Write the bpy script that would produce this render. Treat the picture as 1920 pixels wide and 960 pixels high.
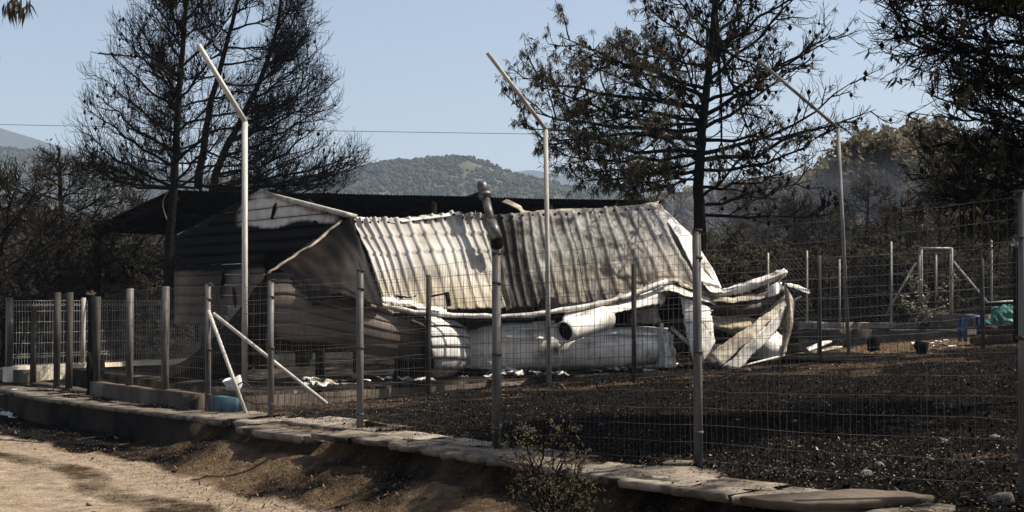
import bpy, math, random
import numpy as np
from mathutils import Vector

# ------------------------------------------------------------------ camera, world, sun, exposure
scene = bpy.context.scene
for o in list(bpy.data.objects):
    bpy.data.objects.remove(o, do_unlink=True)
C = scene.collection
rnd = random.Random(7)
rng = np.random.default_rng(7)
R = math.radians

F = 2400.0                     # focal length in pixels of the 1920 wide photograph
EYE = 1.7
PITCH = math.atan(80 / F)
cam_d = bpy.data.cameras.new('camera')
cam_d.sensor_width = 36
cam_d.lens = 36 * F / 1920
cam_d.clip_start = 0.2
cam_d.clip_end = 9000
cam = bpy.data.objects.new('camera', cam_d)
cam.location = (0, 0, EYE)
cam.rotation_euler = (R(90) + PITCH, 0, 0)
C.objects.link(cam)
scene.camera = cam

SUN_AZ, SUN_EL = R(80), R(52)     # to the right of straight ahead, behind the house
sun_dir = Vector((math.sin(SUN_AZ) * math.cos(SUN_EL), math.cos(SUN_AZ) * math.cos(SUN_EL), math.sin(SUN_EL)))
sl = bpy.data.lights.new('sun', 'SUN')
sl.energy = 5.0
sl.angle = R(0.5)
sl.color = (1.0, 0.93, 0.82)
so = bpy.data.objects.new('sun', sl)
so.rotation_euler = sun_dir.to_track_quat('Z', 'Y').to_euler()
so.location = (30, 30, 40)
C.objects.link(so)

world = bpy.data.worlds.new('World')
scene.world = world
world.use_nodes = True
wn = world.node_tree
bg = wn.nodes['Background']
sky = wn.nodes.new('ShaderNodeTexSky')
sky.sky_type = 'NISHITA'
sky.sun_disc = False
sky.sun_elevation = SUN_EL
sky.sun_rotation = SUN_AZ
sky.altitude = 100
sky.air_density = 1.0
sky.dust_density = 2.6
sky.ozone_density = 1.0
hs = wn.nodes.new('ShaderNodeHueSaturation'); hs.inputs['Saturation'].default_value = 0.85
wn.links.new(sky.outputs[0], hs.inputs['Color']); wn.links.new(hs.outputs[0], bg.inputs[0])
bg.inputs[1].default_value = 0.085

scene.view_settings.view_transform = 'Standard'
scene.view_settings.look = 'None'
scene.view_settings.exposure = 0.8
scene.view_settings.gamma = 1.0
scene.cycles.max_bounces = 5
scene.cycles.diffuse_bounces = 2
scene.cycles.volume_bounces = 0

# ------------------------------------------------------------------ helpers
ct, st = math.cos(PITCH), math.sin(PITCH)

def W(px, py, d):
    """point of the place seen at a pixel of the photograph, d metres ahead of the camera"""
    u = (px - 960) / F
    v = (480 - py) / F
    s = d / (ct - v * st)
    return np.array((u * s, d, EYE + (st + v * ct) * s))

def lattice(ix, iy, seed):
    h = (ix.astype(np.int64) * 374761393 + iy.astype(np.int64) * 668265263 + seed * 974634777) & 0xffffffff
    h = ((h ^ (h >> 13)) * 1274126177) & 0xffffffff
    return ((h ^ (h >> 16)) & 0xffff) / 65535.0

def vnoise(x, y, seed=0):
    ix = np.floor(x).astype(np.int64); iy = np.floor(y).astype(np.int64)
    fx = x - ix; fy = y - iy
    fx = fx * fx * (3 - 2 * fx); fy = fy * fy * (3 - 2 * fy)
    a = lattice(ix, iy, seed); b = lattice(ix + 1, iy, seed)
    c = lattice(ix, iy + 1, seed); d = lattice(ix + 1, iy + 1, seed)
    return (a * (1 - fx) + b * fx) * (1 - fy) + (c * (1 - fx) + d * fx) * fy - 0.5

def fbm(x, y, seed=0, octv=4):
    s = 0; a = 1.0
    for i in range(octv):
        s = s + a * vnoise(x * 2 ** i, y * 2 ** i, seed + i)
        a *= 0.5
    return s

def smooth(a, b, x):
    t = np.clip((x - a) / (b - a), 0, 1)
    return t * t * (3 - 2 * t)

class MB:
    """collects polygons and links them as one mesh object"""
    def __init__(self):
        self.v = []; self.q = []; self.t = []; self.n = 0; self.ng = []; self.att = {}
    def add(self, v, quads=None, tris=None, ngons=None):
        v = np.asarray(v, float).reshape(-1, 3)
        self.v.append(v)
        if quads is not None and len(quads): self.q.append(np.asarray(quads, np.int64).reshape(-1, 4) + self.n)
        if tris is not None and len(tris): self.t.append(np.asarray(tris, np.int64).reshape(-1, 3) + self.n)
        if ngons:
            for g in ngons: self.ng.append([i + self.n for i in g])
        self.n += len(v)
    def mesh(self, name, mat, org=(0, 0, 0), smooth_=False, atts=None):
        v = np.concatenate(self.v) - np.asarray(org, float)
        me = bpy.data.meshes.new(name)
        parts = []; sizes = []
        if self.q:
            q = np.concatenate(self.q); parts.append(q.ravel()); sizes.append(np.full(len(q), 4))
        if self.t:
            t = np.concatenate(self.t); parts.append(t.ravel()); sizes.append(np.full(len(t), 3))
        for g in self.ng:
            parts.append(np.array(g)); sizes.append(np.array([len(g)]))
        loops = np.concatenate(parts).astype(np.int32); sizes = np.concatenate(sizes).astype(np.int32)
        starts = np.concatenate(([0], np.cumsum(sizes)[:-1])).astype(np.int32)
        me.vertices.add(len(v)); me.vertices.foreach_set('co', v.astype(np.float32).ravel())
        me.loops.add(len(loops)); me.loops.foreach_set('vertex_index', loops)
        me.polygons.add(len(sizes)); me.polygons.foreach_set('loop_start', starts); me.polygons.foreach_set('loop_total', sizes)
        if smooth_: me.polygons.foreach_set('use_smooth', np.ones(len(sizes), bool))
        for k, a in (atts or {}).items():
            at = me.attributes.new(k, 'FLOAT', 'POINT'); at.data.foreach_set('value', np.asarray(a, np.float32).ravel())
        me.materials.append(mat)
        me.update(calc_edges=True); me.validate()
        return me
    def build(self, name, mat, parent=None, smooth_=False, kind=None, atts=None):
        org = tuple(parent.matrix_world.translation) if parent is not None else (0, 0, 0)
        if parent is not None: org = root_loc(parent)
        o = bpy.data.objects.new(name, self.mesh(name, mat, org, smooth_, atts))
        C.objects.link(o)
        if parent is not None: o.parent = parent
        if kind: o['kind'] = kind
        return o

def root_loc(p):
    l = Vector(p.location)
    while p.parent is not None:
        p = p.parent; l += Vector(p.location)
    return tuple(l)

def tag(o, label=None, cat=None, group=None, kind=None):
    if label: o['label'] = label
    if cat: o['category'] = cat
    if group: o['group'] = group
    if kind: o['kind'] = kind
    return o

def empty(name, loc, label, cat, group=None):
    o = bpy.data.objects.new(name, None)
    o.empty_display_size = 0.2
    o.location = tuple(float(x) for x in loc)
    C.objects.link(o)
    return tag(o, label, cat, group)

def copy_tree(o, loc, rz, sc, label=None):
    c = o.copy(); C.objects.link(c)
    c.location = tuple(float(x) for x in loc); c.rotation_euler = (0, 0, rz); c.scale = (sc, sc, sc)
    if label: c['label'] = label
    for ch in list(o.children):
        k = ch.copy(); C.objects.link(k); k.parent = c
    return c

def tubes(P, Rr, sides=4, caps=False):
    """P (N,K,3), R (N,K) -> verts, quads of N tapered tubes"""
    P = np.asarray(P, float); Rr = np.asarray(Rr, float)
    N, K, _ = P.shape
    T = np.empty_like(P)
    T[:, 1:-1] = P[:, 2:] - P[:, :-2]; T[:, 0] = P[:, 1] - P[:, 0]; T[:, -1] = P[:, -1] - P[:, -2]
    T /= np.linalg.norm(T, axis=2, keepdims=True) + 1e-9
    ref = np.zeros_like(T[:, 0])
    mean = P[:, -1] - P[:, 0]
    ax = np.argmin(np.abs(mean), axis=1)
    ref[np.arange(N), ax] = 1
    U = np.cross(T, ref[:, None, :]); U /= np.linalg.norm(U, axis=2, keepdims=True) + 1e-9
    V = np.cross(T, U)
    ang = np.arange(sides) * 2 * math.pi / sides
    ring = U[:, :, None, :] * np.cos(ang)[None, None, :, None] + V[:, :, None, :] * np.sin(ang)[None, None, :, None]
    verts = P[:, :, None, :] + ring * Rr[:, :, None, None]
    idx = np.arange(N * K * sides).reshape(N, K, sides)
    a = idx[:, :-1, :]; b = np.roll(idx, -1, axis=2)[:, :-1, :]
    c = np.roll(idx, -1, axis=2)[:, 1:, :]; d = idx[:, 1:, :]
    quads = np.stack((a, b, c, d), -1).reshape(-1, 4)
    return verts.reshape(-1, 3), quads

def add_tube(mb, pts, r, sides=8, caps=True):
    pts = np.asarray(pts, float)
    rr = np.full(len(pts), r, float) if np.isscalar(r) else np.asarray(r, float)
    v, q = tubes(pts[None], rr[None], sides)
    ng = None
    if caps:
        n = len(v)
        ng = [list(range(sides))[::-1], list(range(n - sides, n))]
    mb.add(v, q, None, ng)

BOXQ = [(0, 3, 2, 1), (4, 5, 6, 7), (0, 1, 5, 4), (1, 2, 6, 5), (2, 3, 7, 6), (3, 0, 4, 7)]
def add_box(mb, c, s, rz=0.0, jit=0.0):
    x, y, z = (s[0] / 2, s[1] / 2, s[2] / 2)
    v = np.array([(-x, -y, -z), (x, -y, -z), (x, y, -z), (-x, y, -z), (-x, -y, z), (x, -y, z), (x, y, z), (-x, y, z)])
    if jit: v = v + rng.uniform(-jit, jit, v.shape)
    cs, sn = math.cos(rz), math.sin(rz)
    v = np.stack((v[:, 0] * cs - v[:, 1] * sn, v[:, 0] * sn + v[:, 1] * cs, v[:, 2]), 1) + np.asarray(c, float)
    mb.add(v, BOXQ)

def add_bar(mb, p0, p1, w, h=None, up=(0, 0, 1)):
    """square bar from p0 to p1"""
    h = h or w
    p0 = np.asarray(p0, float); p1 = np.asarray(p1, float)
    t = p1 - p0; t /= np.linalg.norm(t)
    up = np.asarray(up, float)
    if abs(t @ up) > 0.98: up = np.array((0.6, 0.8, 0))
    s = np.cross(t, up); s /= np.linalg.norm(s); u = np.cross(s, t)
    v = []
    for p in (p0, p1):
        for a, b in ((-1, -1), (1, -1), (1, 1), (-1, 1)):
            v.append(p + s * a * w / 2 + u * b * h / 2)
    mb.add(v, BOXQ)

def add_sweep(mb, P, w, h, up=(0, 0, 1)):
    """one square bar bent along many points"""
    P = np.asarray(P, float); T = np.gradient(P, axis=0); T /= np.linalg.norm(T, axis=1, keepdims=True)
    S = np.cross(T, np.asarray(up, float)); S /= np.linalg.norm(S, axis=1, keepdims=True); U = np.cross(S, T)
    w = np.broadcast_to(w, (len(P),))[:, None]; h = np.broadcast_to(h, (len(P),))[:, None]
    V = np.stack([P + S * a * w / 2 + U * b_ * h / 2 for a, b_ in ((-1, -1), (1, -1), (1, 1), (-1, 1))], 1)
    n = len(P); i = np.arange(n * 4).reshape(n, 4); j = np.roll(i, -1, 1)
    mb.add(V.reshape(-1, 3), np.stack((i[:-1], j[:-1], j[1:], i[1:]), -1).reshape(-1, 4), None, [[3, 2, 1, 0], list(i[-1])])

def catmull(P, n):
    """P (K,...,3) -> n samples along axis 0"""
    K = len(P)
    t = np.linspace(0, K - 1, n); i = np.minimum(t.astype(int), K - 2); f = (t - i).reshape((-1,) + (1,) * (P.ndim - 1))
    E = np.concatenate((P[:1] * 2 - P[1:2], P, P[-1:] * 2 - P[-2:-1]))
    p0, p1, p2, p3 = E[i], E[i + 1], E[i + 2], E[i + 3]
    return 0.5 * (2 * p1 + (p2 - p0) * f + (2 * p0 - 5 * p1 + 4 * p2 - p3) * f ** 2 + (3 * p1 - p0 - 3 * p2 + p3) * f ** 3)

def linear(P, n):
    K = len(P)
    t = np.linspace(0, K - 1, n); i = np.minimum(t.astype(int), K - 2); f = (t - i).reshape((-1,) + (1,) * (P.ndim - 1))
    return P[i] * (1 - f) + P[i + 1] * f

def surf(rows, nu, nv, lin=False):
    """rows of (px,py,d) -> (nv,nu,3) sheet of points"""
    A = np.array([[W(*p) for p in r] for r in rows])
    f = linear if lin else catmull
    B = f(A, nv)                                            # along rows
    return np.swapaxes(f(np.swapaxes(B, 0, 1), nu), 0, 1)

def grid_normals(G):
    du = np.gradient(G, axis=1); dv = np.gradient(G, axis=0)
    n = np.cross(du, dv)
    return n / (np.linalg.norm(n, axis=2, keepdims=True) + 1e-9)

def add_sheet(mb, G, th=0.004):
    """a sheet with real thickness from a grid of points"""
    nv, nu, _ = G.shape
    N = grid_normals(G)
    A = G + N * th / 2; B = G - N * th / 2
    i = np.arange(nv * nu).reshape(nv, nu); m = nv * nu
    a, b, c, d = i[:-1, :-1], i[:-1, 1:], i[1:, 1:], i[1:, :-1]
    q = [np.stack((a, b, c, d), -1).reshape(-1, 4), np.stack((d, c, b, a), -1).reshape(-1, 4) + m]
    rim = np.concatenate((i[0, :], i[1:, -1], i[-1, -2::-1], i[-2:0:-1, 0]))
    r2 = np.roll(rim, -1)
    q.append(np.stack((rim, rim + m, r2 + m, r2), -1))
    mb.add(np.concatenate((A.reshape(-1, 3), B.reshape(-1, 3))), np.concatenate(q))
    return m

def wrinkle(G, amp, sc, seed, ridge=1.0):
    N = grid_normals(G)
    x = G[..., 0] * sc + G[..., 2] * 0.31 * sc; y = G[..., 2] * sc - G[..., 1] * 0.47 * sc
    f = 0.6 * fbm(x, y, seed, 4) + ridge * (0.28 - 1.3 * np.abs(vnoise(x * 0.9 + 0.6 * y, y * 1.1, seed + 20))) + ridge * 0.5 * (0.25 - np.abs(vnoise(x * 2.1 - y, y * 2.3 + x, seed + 31)))
    return G + N * (f * amp)[..., None]

def ragged(G, amp, seed):
    """tear the rim of a sheet a little"""
    G = G.copy(); r_ = np.random.default_rng(seed)
    nv, nu, _ = G.shape
    for a, b_ in ((0, 1), (-1, -2)):
        d = G[a] - G[b_]; d /= np.linalg.norm(d, axis=1, keepdims=True) + 1e-9
        G[a] += d * (r_.normal(size=(nu, 1)) * amp * (0.4 + r_.random((nu, 1)) ** 3 * 2))
        d = G[:, a] - G[:, b_]; d /= np.linalg.norm(d, axis=1, keepdims=True) + 1e-9
        G[:, a] += d * (r_.normal(size=(nv, 1)) * amp * (0.4 + r_.random((nv, 1)) ** 3 * 2))
    return G

# ------------------------------------------------------------------ materials
def new_mat(name):
    m = bpy.data.materials.new(name); m.use_nodes = True
    return m, m.node_tree.nodes, m.node_tree.links, m.node_tree.nodes['Principled BSDF']

def N_(nt, typ, **kw):
    n = nt.nodes.new(typ)
    for k, v in kw.items(): setattr(n, k, v)
    return n

def noise_ramp(m, scale, detail, stops, coord='Object', stretch=None, rough=0.6):
    nt = m.node_tree
    tc = N_(nt, 'ShaderNodeTexCoord')
    no = N_(nt, 'ShaderNodeTexNoise'); no.inputs['Scale'].default_value = scale; no.inputs['Detail'].default_value = detail
    no.inputs['Roughness'].default_value = rough
    src = tc.outputs[coord]
    if stretch:
        mp = N_(nt, 'ShaderNodeMapping'); mp.inputs['Scale'].default_value = stretch
        nt.links.new(src, mp.inputs[0]); src = mp.outputs[0]
    nt.links.new(src, no.inputs['Vector'])
    cr = N_(nt, 'ShaderNodeValToRGB')
    el = cr.color_ramp.elements
    while len(el) < len(stops): el.new(0.5)
    for e, (p, c) in zip(el, stops):
        e.position = p; e.color = (*c, 1) if len(c) == 3 else c
    nt.links.new(no.outputs['Fac'], cr.inputs[0])
    return cr, no, src

def mix(nt, a, b, fac, blend='MIX'):
    mx = N_(nt, 'ShaderNodeMix', data_type='RGBA', blend_type=blend)
    for i, s in ((6, a), (7, b)):
        if isinstance(s, tuple): mx.inputs[i].default_value = (*s, 1)
        else: nt.links.new(s, mx.inputs[i])
    if isinstance(fac, (int, float)): mx.inputs[0].default_value = fac
    else: nt.links.new(fac, mx.inputs[0])
    return mx.outputs[2]

def bump(m, src, strength, dist=0.01):
    nt = m.node_tree
    b = N_(nt, 'ShaderNodeBump'); b.inputs['Strength'].default_value = strength; b.inputs['Distance'].default_value = dist
    nt.links.new(src, b.inputs['Height']); nt.links.new(b.outputs[0], nt.nodes['Principled BSDF'].inputs['Normal'])

def simple(name, c1, c2, scale=4, rough=0.7, metal=0.0, bs=0.0, detail=6, stretch=None, lo=0.35, hi=0.65, bd=0.01, c3=None):
    m, nd, lk, bsdf = new_mat(name)
    stops = [(lo, c1), (hi, c2)]
    if c3: stops.append((min(hi + 0.12, 1), c3))
    cr, no, src = noise_ramp(m, scale, detail, stops, stretch=stretch)
    lk.new(cr.outputs[0], bsdf.inputs['Base Color'])
    bsdf.inputs['Roughness'].default_value = rough; bsdf.inputs['Metallic'].default_value = metal
    bsdf.inputs['Specular IOR Level'].default_value = 0.0 if max(c2) < 0.1 else 0.15
    if bs: bump(m, no.outputs['Fac'], bs, bd)
    return m

def sooted(name, c1, c2, soot_c=(0.0035, 0.0032, 0.003), scale=3.0, rough=0.55, nsc=5.0, streak=(1, 1, 1), rust=None):
    """paint with soot where the 'soot' attribute says so, its border broken by noise"""
    m, nd, lk, bsdf = new_mat(name); nt = m.node_tree
    cr, no, src = noise_ramp(m, scale, 6, [(0.3, c1), (0.68, c2)], stretch=streak)
    at = N_(nt, 'ShaderNodeAttribute', attribute_name='soot')
    n2 = N_(nt, 'ShaderNodeTexNoise'); n2.inputs['Scale'].default_value = nsc; n2.inputs['Detail'].default_value = 8; n2.inputs['Roughness'].default_value = 0.65
    lk.new(src, n2.inputs['Vector'])
    ad = N_(nt, 'ShaderNodeMath', operation='ADD'); lk.new(at.outputs['Fac'], ad.inputs[0]); lk.new(n2.outputs['Fac'], ad.inputs[1])
    mr = N_(nt, 'ShaderNodeMapRange'); mr.inputs['From Min'].default_value = 0.62; mr.inputs['From Max'].default_value = 1.2
    lk.new(ad.outputs[0], mr.inputs['Value'])
    col = cr.outputs[0]
    if rust:
        r2 = N_(nt, 'ShaderNodeAttribute', attribute_name='rust')
        n3 = N_(nt, 'ShaderNodeTexNoise'); n3.inputs['Scale'].default_value = 7; n3.inputs['Detail'].default_value = 9; n3.inputs['Roughness'].default_value = 0.7
        lk.new(src, n3.inputs['Vector'])
        ml = N_(nt, 'ShaderNodeMath', operation='MULTIPLY'); lk.new(r2.outputs['Fac'], ml.inputs[0])
        mp = N_(nt, 'ShaderNodeMapRange'); mp.inputs['From Min'].default_value = 0.3; mp.inputs['From Max'].default_value = 0.62
        lk.new(n3.outputs['Fac'], mp.inputs['Value']); lk.new(mp.outputs[0], ml.inputs[1])
        col = mix(nt, col, rust, ml.outputs[0])
    col = mix(nt, col, soot_c, mr.outputs[0])
    lk.new(col, bsdf.inputs['Base Color'])
    bsdf.inputs['Roughness'].default_value = rough
    bsdf.inputs['Specular IOR Level'].default_value = 0.05
    bump(m, n2.outputs['Fac'], 0.25, 0.01)
    return m

M = {}
M['bark'] = simple('burnt_bark', (0.006, 0.0055, 0.005), (0.022, 0.019, 0.016), 14, 0.95, bs=0.6, bd=0.02)
M['twig'] = simple('burnt_twig', (0.007, 0.006, 0.005), (0.018, 0.014, 0.011), 6, 0.95)
M['cone'] = simple('burnt_cone', (0.006, 0.005, 0.005), (0.018, 0.014, 0.011), 20, 0.9)
M['needle'] = simple('scorched_needle', (0.018, 0.016, 0.011), (0.075, 0.06, 0.036), 1.0, 0.85, lo=0.38, hi=0.58, c3=(0.20, 0.165, 0.065))
M['leaf_brown'] = simple('scorched_leaf', (0.07, 0.06, 0.047), (0.22, 0.19, 0.145), 1.0, 0.85, c3=(0.40, 0.36, 0.22))
M['leaf_dark'] = simple('charred_leaf', (0.02, 0.018, 0.015), (0.07, 0.06, 0.046), 1.0, 0.9, c3=(0.14, 0.14, 0.08))
M['leaf_dry'] = simple('dry_leaf', (0.05, 0.042, 0.026), (0.19, 0.155, 0.09), 9, 0.85)
M['leaf_pale'] = simple('pale_dry_leaf', (0.16, 0.14, 0.09), (0.42, 0.37, 0.25), 9, 0.85)
M['galv'] = simple('galvanised_steel', (0.045, 0.040, 0.036), (0.17, 0.158, 0.145), 8, 0.55, 0.1, detail=9, stretch=(1, 1, 0.2))
M['pole'] = simple('pale_painted_steel', (0.20, 0.178, 0.15), (0.46, 0.42, 0.36), 6, 0.5, stretch=(1, 1, 0.25), bs=0.1, detail=9)
M['pole_white'] = simple('white_painted_steel', (0.30, 0.275, 0.24), (0.56, 0.53, 0.48), 6, 0.5, stretch=(1, 1, 0.25), detail=9, bs=0.1)
M['pole_dark'] = simple('smoked_steel', (0.025, 0.023, 0.02), (0.075, 0.068, 0.06), 4, 0.55, stretch=(1, 1, 0.3))
M['pole_mid'] = simple('dusty_steel', (0.10, 0.092, 0.082), (0.26, 0.24, 0.21), 4, 0.55, stretch=(1, 1, 0.3))
M['wire'] = simple('rusty_wire', (0.03, 0.027, 0.024), (0.10, 0.09, 0.08), 3, 0.7, 0.0)
M['wire_pale'] = simple('galvanised_wire', (0.30, 0.29, 0.27), (0.5, 0.48, 0.45), 3, 0.5, 0.2)
M['concrete'] = simple('weathered_concrete', (0.09, 0.073, 0.056), (0.33, 0.28, 0.22), 3.2, 0.9, bs=0.5, detail=9, bd=0.02)
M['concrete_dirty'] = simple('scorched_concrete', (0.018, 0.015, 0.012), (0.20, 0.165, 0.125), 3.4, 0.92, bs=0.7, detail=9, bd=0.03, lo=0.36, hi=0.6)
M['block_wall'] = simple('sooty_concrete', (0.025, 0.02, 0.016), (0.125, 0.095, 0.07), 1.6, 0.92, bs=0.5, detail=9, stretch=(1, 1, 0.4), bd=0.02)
M['kerb_face'] = simple('soot_shade_concrete', (0.008, 0.007, 0.006), (0.05, 0.04, 0.031), 1.3, 0.95, bs=0.6, detail=10, bd=0.03, c3=(0.11, 0.085, 0.06))  # soot, plus the shade of the kerb's front face put into the colour
M['ashfloor'] = simple('ash_covered_concrete', (0.008, 0.007, 0.006), (0.05, 0.042, 0.035), 2.4, 0.95, bs=0.5, detail=10, lo=0.38, hi=0.62, c3=(0.30, 0.26, 0.21))
M['beige'] = simple('beige_sunlit_tone', (0.34, 0.29, 0.21), (0.60, 0.53, 0.42), 2.5, 0.9, bs=0.3, detail=9)  # lightened so the shaded back left wall looks sunlit
M['teal'] = simple('teal_painted_concrete', (0.03, 0.07, 0.085), (0.075, 0.16, 0.19), 5, 0.8, bs=0.3, detail=9)
M['char'] = simple('charred_wood', (0.004, 0.004, 0.004), (0.016, 0.014, 0.012), 9, 0.9, bs=0.8, bd=0.02)
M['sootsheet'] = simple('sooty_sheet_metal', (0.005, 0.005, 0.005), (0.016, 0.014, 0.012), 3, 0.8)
M['scrap'] = simple('pale_scrap_metal', (0.05, 0.043, 0.036), (0.50, 0.46, 0.40), 4, 0.5, bs=0.2, detail=9, lo=0.30, hi=0.46, c3=(0.70, 0.66, 0.60))
M['scrap_white'] = simple('white_sheet_metal', (0.08, 0.067, 0.055), (0.56, 0.52, 0.465), 2.6, 0.45, bs=0.2, detail=10, lo=0.27, hi=0.42, c3=(0.76, 0.715, 0.65))
M['scrap_brown'] = simple('heat_stained_sheet', (0.05, 0.042, 0.034), (0.34, 0.285, 0.21), 3.5, 0.55, bs=0.2, detail=9, lo=0.32, hi=0.54, c3=(0.52, 0.46, 0.36))
M['scrap_grey'] = simple('smoked_grey_sheet', (0.025, 0.022, 0.019), (0.12, 0.105, 0.09), 3, 0.6, bs=0.2, detail=9)
M['scrap_ochre'] = simple('ochre_foam_sheet', (0.22, 0.16, 0.09), (0.50, 0.41, 0.27), 5, 0.8, bs=0.4, detail=8)
M['cladding'] = sooted('smoked_white_cladding', (0.075, 0.058, 0.046), (0.21, 0.168, 0.138), scale=1.6, rough=0.6, nsc=3.2)
M['gable_paint'] = sooted('smoked_gable_paint', (0.34, 0.32, 0.30), (0.62, 0.59, 0.55), scale=2.5, rough=0.6, nsc=8.0)
M['roof'] = sooted('scorched_roof_sheet', (0.26, 0.24, 0.205), (0.52, 0.49, 0.44), (0.03, 0.026, 0.023), scale=1.6, rough=0.42, nsc=2.6, rust=(0.34, 0.25, 0.115))
M['flue'] = simple('sooty_flue_pipe', (0.05, 0.047, 0.044), (0.16, 0.15, 0.14), 8, 0.45, 0.4)
M['blue'] = simple('blue_plastic', (0.02, 0.05, 0.16), (0.04, 0.10, 0.28), 6, 0.45)
M['green'] = simple('green_tarpaulin', (0.015, 0.075, 0.055), (0.05, 0.21, 0.155), 6, 0.5)
M['white'] = simple('white_plastic', (0.55, 0.54, 0.52), (0.78, 0.77, 0.75), 6, 0.45)
M['stone'] = simple('grey_stone', (0.05, 0.042, 0.033), (0.22, 0.19, 0.15), 9, 0.9, bs=0.6, detail=8)
M['cable'] = simple('black_cable', (0.03, 0.03, 0.03), (0.06, 0.06, 0.06), 5, 0.7)
M['hilltree'] = simple('hill_foliage', (0.022, 0.027, 0.016), (0.06, 0.06, 0.038), 0.07, 0.95, detail=4, c3=(0.12, 0.11, 0.08))
M['hill'] = simple('hill_ground', (0.03, 0.032, 0.02), (0.09, 0.082, 0.06), 0.03, 0.95, detail=10)
M['farhill'] = simple('far_hill_ground', (0.014, 0.019, 0.014), (0.032, 0.036, 0.028), 0.03, 0.95, detail=10)

for k, c in (('leaf_brown', (0.19, 0.155, 0.10)), ('leaf_dark', (0.09, 0.075, 0.05)), ('needle', (0.10, 0.08, 0.04)), ('leaf_dry', (0.2, 0.15, 0.08))):
    nt = M[k].node_tree; pb = nt.nodes['Principled BSDF']
    tr_ = N_(nt, 'ShaderNodeBsdfTranslucent'); tr_.inputs[0].default_value = (*c, 1)
    ms = N_(nt, 'ShaderNodeMixShader'); ms.inputs[0].default_value = 0.4
    nt.links.new(pb.outputs[0], ms.inputs[1]); nt.links.new(tr_.outputs[0], ms.inputs[2]); nt.links.new(ms.outputs[0], nt.nodes['Material Output'].inputs['Surface'])
# ------------------------------------------------------------------ terrain
KERB = np.array([(-10.6, 25.6), (-9.0, 22.9), (-7.9, 21.5), (-4.57, 18.0), (-2.16, 14.4), (-0.7, 12.0), (0.58, 10.0), (1.54, 8.6), (3.6, 5.8), (8, 0.5)])

def kerb_dist(x, y):
    """signed distance to the kerb line (positive on the road side) and x of the nearest kerb point"""
    best = np.full(np.shape(x), 1e9); sgn = np.ones(np.shape(x)); nx = np.zeros(np.shape(x))
    for a, b in zip(KERB[:-1], KERB[1:]):
        d = b - a; L2 = d @ d
        t = np.clip(((x - a[0]) * d[0] + (y - a[1]) * d[1]) / L2, 0, 1)
        qx = a[0] + t * d[0]; qy = a[1] + t * d[1]
        r = np.hypot(x - qx, y - qy)
        cr = d[0] * (y - a[1]) - d[1] * (x - a[0])
        m = r < best
        best = np.where(m, r, best); sgn = np.where(m, np.where(cr > 0, -1.0, 1.0), sgn); nx = np.where(m, qx, nx)
    return best * sgn, nx

def yard_z(x, y):
    x = np.asarray(x, float); y = np.asarray(y, float)
    z = 0.267 + 2.0 * np.tanh(0.0552 * x / 2.0)
    lo = 0.03
    k = 0.03
    z = lo + np.logaddexp(0, (z - lo) / k) * k
    z = z + 0.30 * smooth(24, 34, y) * smooth(1.5, 6, x)
    z = z * smooth(400, 60, np.hypot(x, y))
    return z

def ground_z(x, y):
    x = np.asarray(x, float); y = np.asarray(y, float)
    z = yard_z(x, y)
    t, nx = kerb_dist(x, y)
    d0 = 0.45 + (0.24 - 0.45) * smooth(-4.9, -4.0, nx)
    drop = d0 * smooth(-0.35, -0.02, t) + (0.47 - d0) * smooth(-0.02, 1.0, t)
    return z - drop

def gz(x, y):
    return float(ground_z(np.array([x]), np.array([y]))[0])

def geo(a, b, n):
    return list(np.geomspace(a, b, n))

xs = np.array([-v for v in geo(15, 3300, 26)[::-1]] + list(np.arange(-14.9, 13.0, 0.085)) + geo(13.1, 3300, 26))
ys = np.array([-60, -20, -5, 0, 3, 5] + list(np.arange(5.6, 15, 0.065)) + list(np.arange(15, 36, 0.11)) + geo(36.3, 3400, 34))
X, Y = np.meshgrid(xs, ys)
T, NX = kerb_dist(X, Y)
Z = ground_z(X, Y)
near = smooth(60, 34, np.hypot(X, Y))
yard_m = smooth(-0.5, -0.9, T)
road_m = smooth(0.75, 1.25, T + 0.5 * vnoise(X * 0.8, Y * 0.8, 5))
bank_m = np.clip(1 - yard_m - road_m, 0, 1)
Z = Z + near * (yard_m * (fbm(X * 1.3, Y * 1.3, 11, 5) * 0.05 + fbm(X * 7, Y * 7, 12, 2) * 0.022)
                + bank_m * smooth(-0.1, 0.2, T) * (fbm(X * 1.6, Y * 1.6, 13, 5) * 0.13 + fbm(X * 8, Y * 8, 19, 2) * 0.03)
                + road_m * (fbm(X * 1.5, Y * 1.5, 14, 4) * 0.03 + vnoise(X * 9, Y * 9, 15) * 0.012))
# kinds of soil: a pale gravel road with a dark grassy strip, rusty soil patches, charred ground
strip = smooth(0.46, 0.12, np.abs(T - 1.98 + 0.5 * vnoise(X * 0.7, Y * 0.7, 23)))
a_road = road_m * (1 - 0.92 * strip * (0.75 + 0.5 * vnoise(X * 2, Y * 2, 24)))
a_soil = np.clip(bank_m * smooth(-7.0, -3.4, NX) * smooth(2.4, 0.2, NX) * (0.75 + 0.9 * fbm(X * 0.9, Y * 0.9, 31, 3))
                 + road_m * 0.5
                 + yard_m * (0.5 * smooth(0.26, 0.6, fbm(X * 0.55, Y * 1.2, 37, 3) + 0.45 * smooth(2.6, 0.5, np.abs(Y - (20.0 + 0.2 * X))))
                             + 1.0 * smooth(1.8, 0.6, np.abs(Y - 25.6 - 0.1 * (X - 7))) * smooth(4.3, 5.6, X)), 0, 1)
a_soil = a_soil * smooth(300, 40, np.hypot(X, Y))
mb = MB()
i = np.arange(X.size).reshape(X.shape)
mb.add(np.stack((X, Y, Z), -1).reshape(-1, 3), np.stack((i[:-1, :-1], i[:-1, 1:], i[1:, 1:], i[1:, :-1]), -1).reshape(-1, 4))

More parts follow.
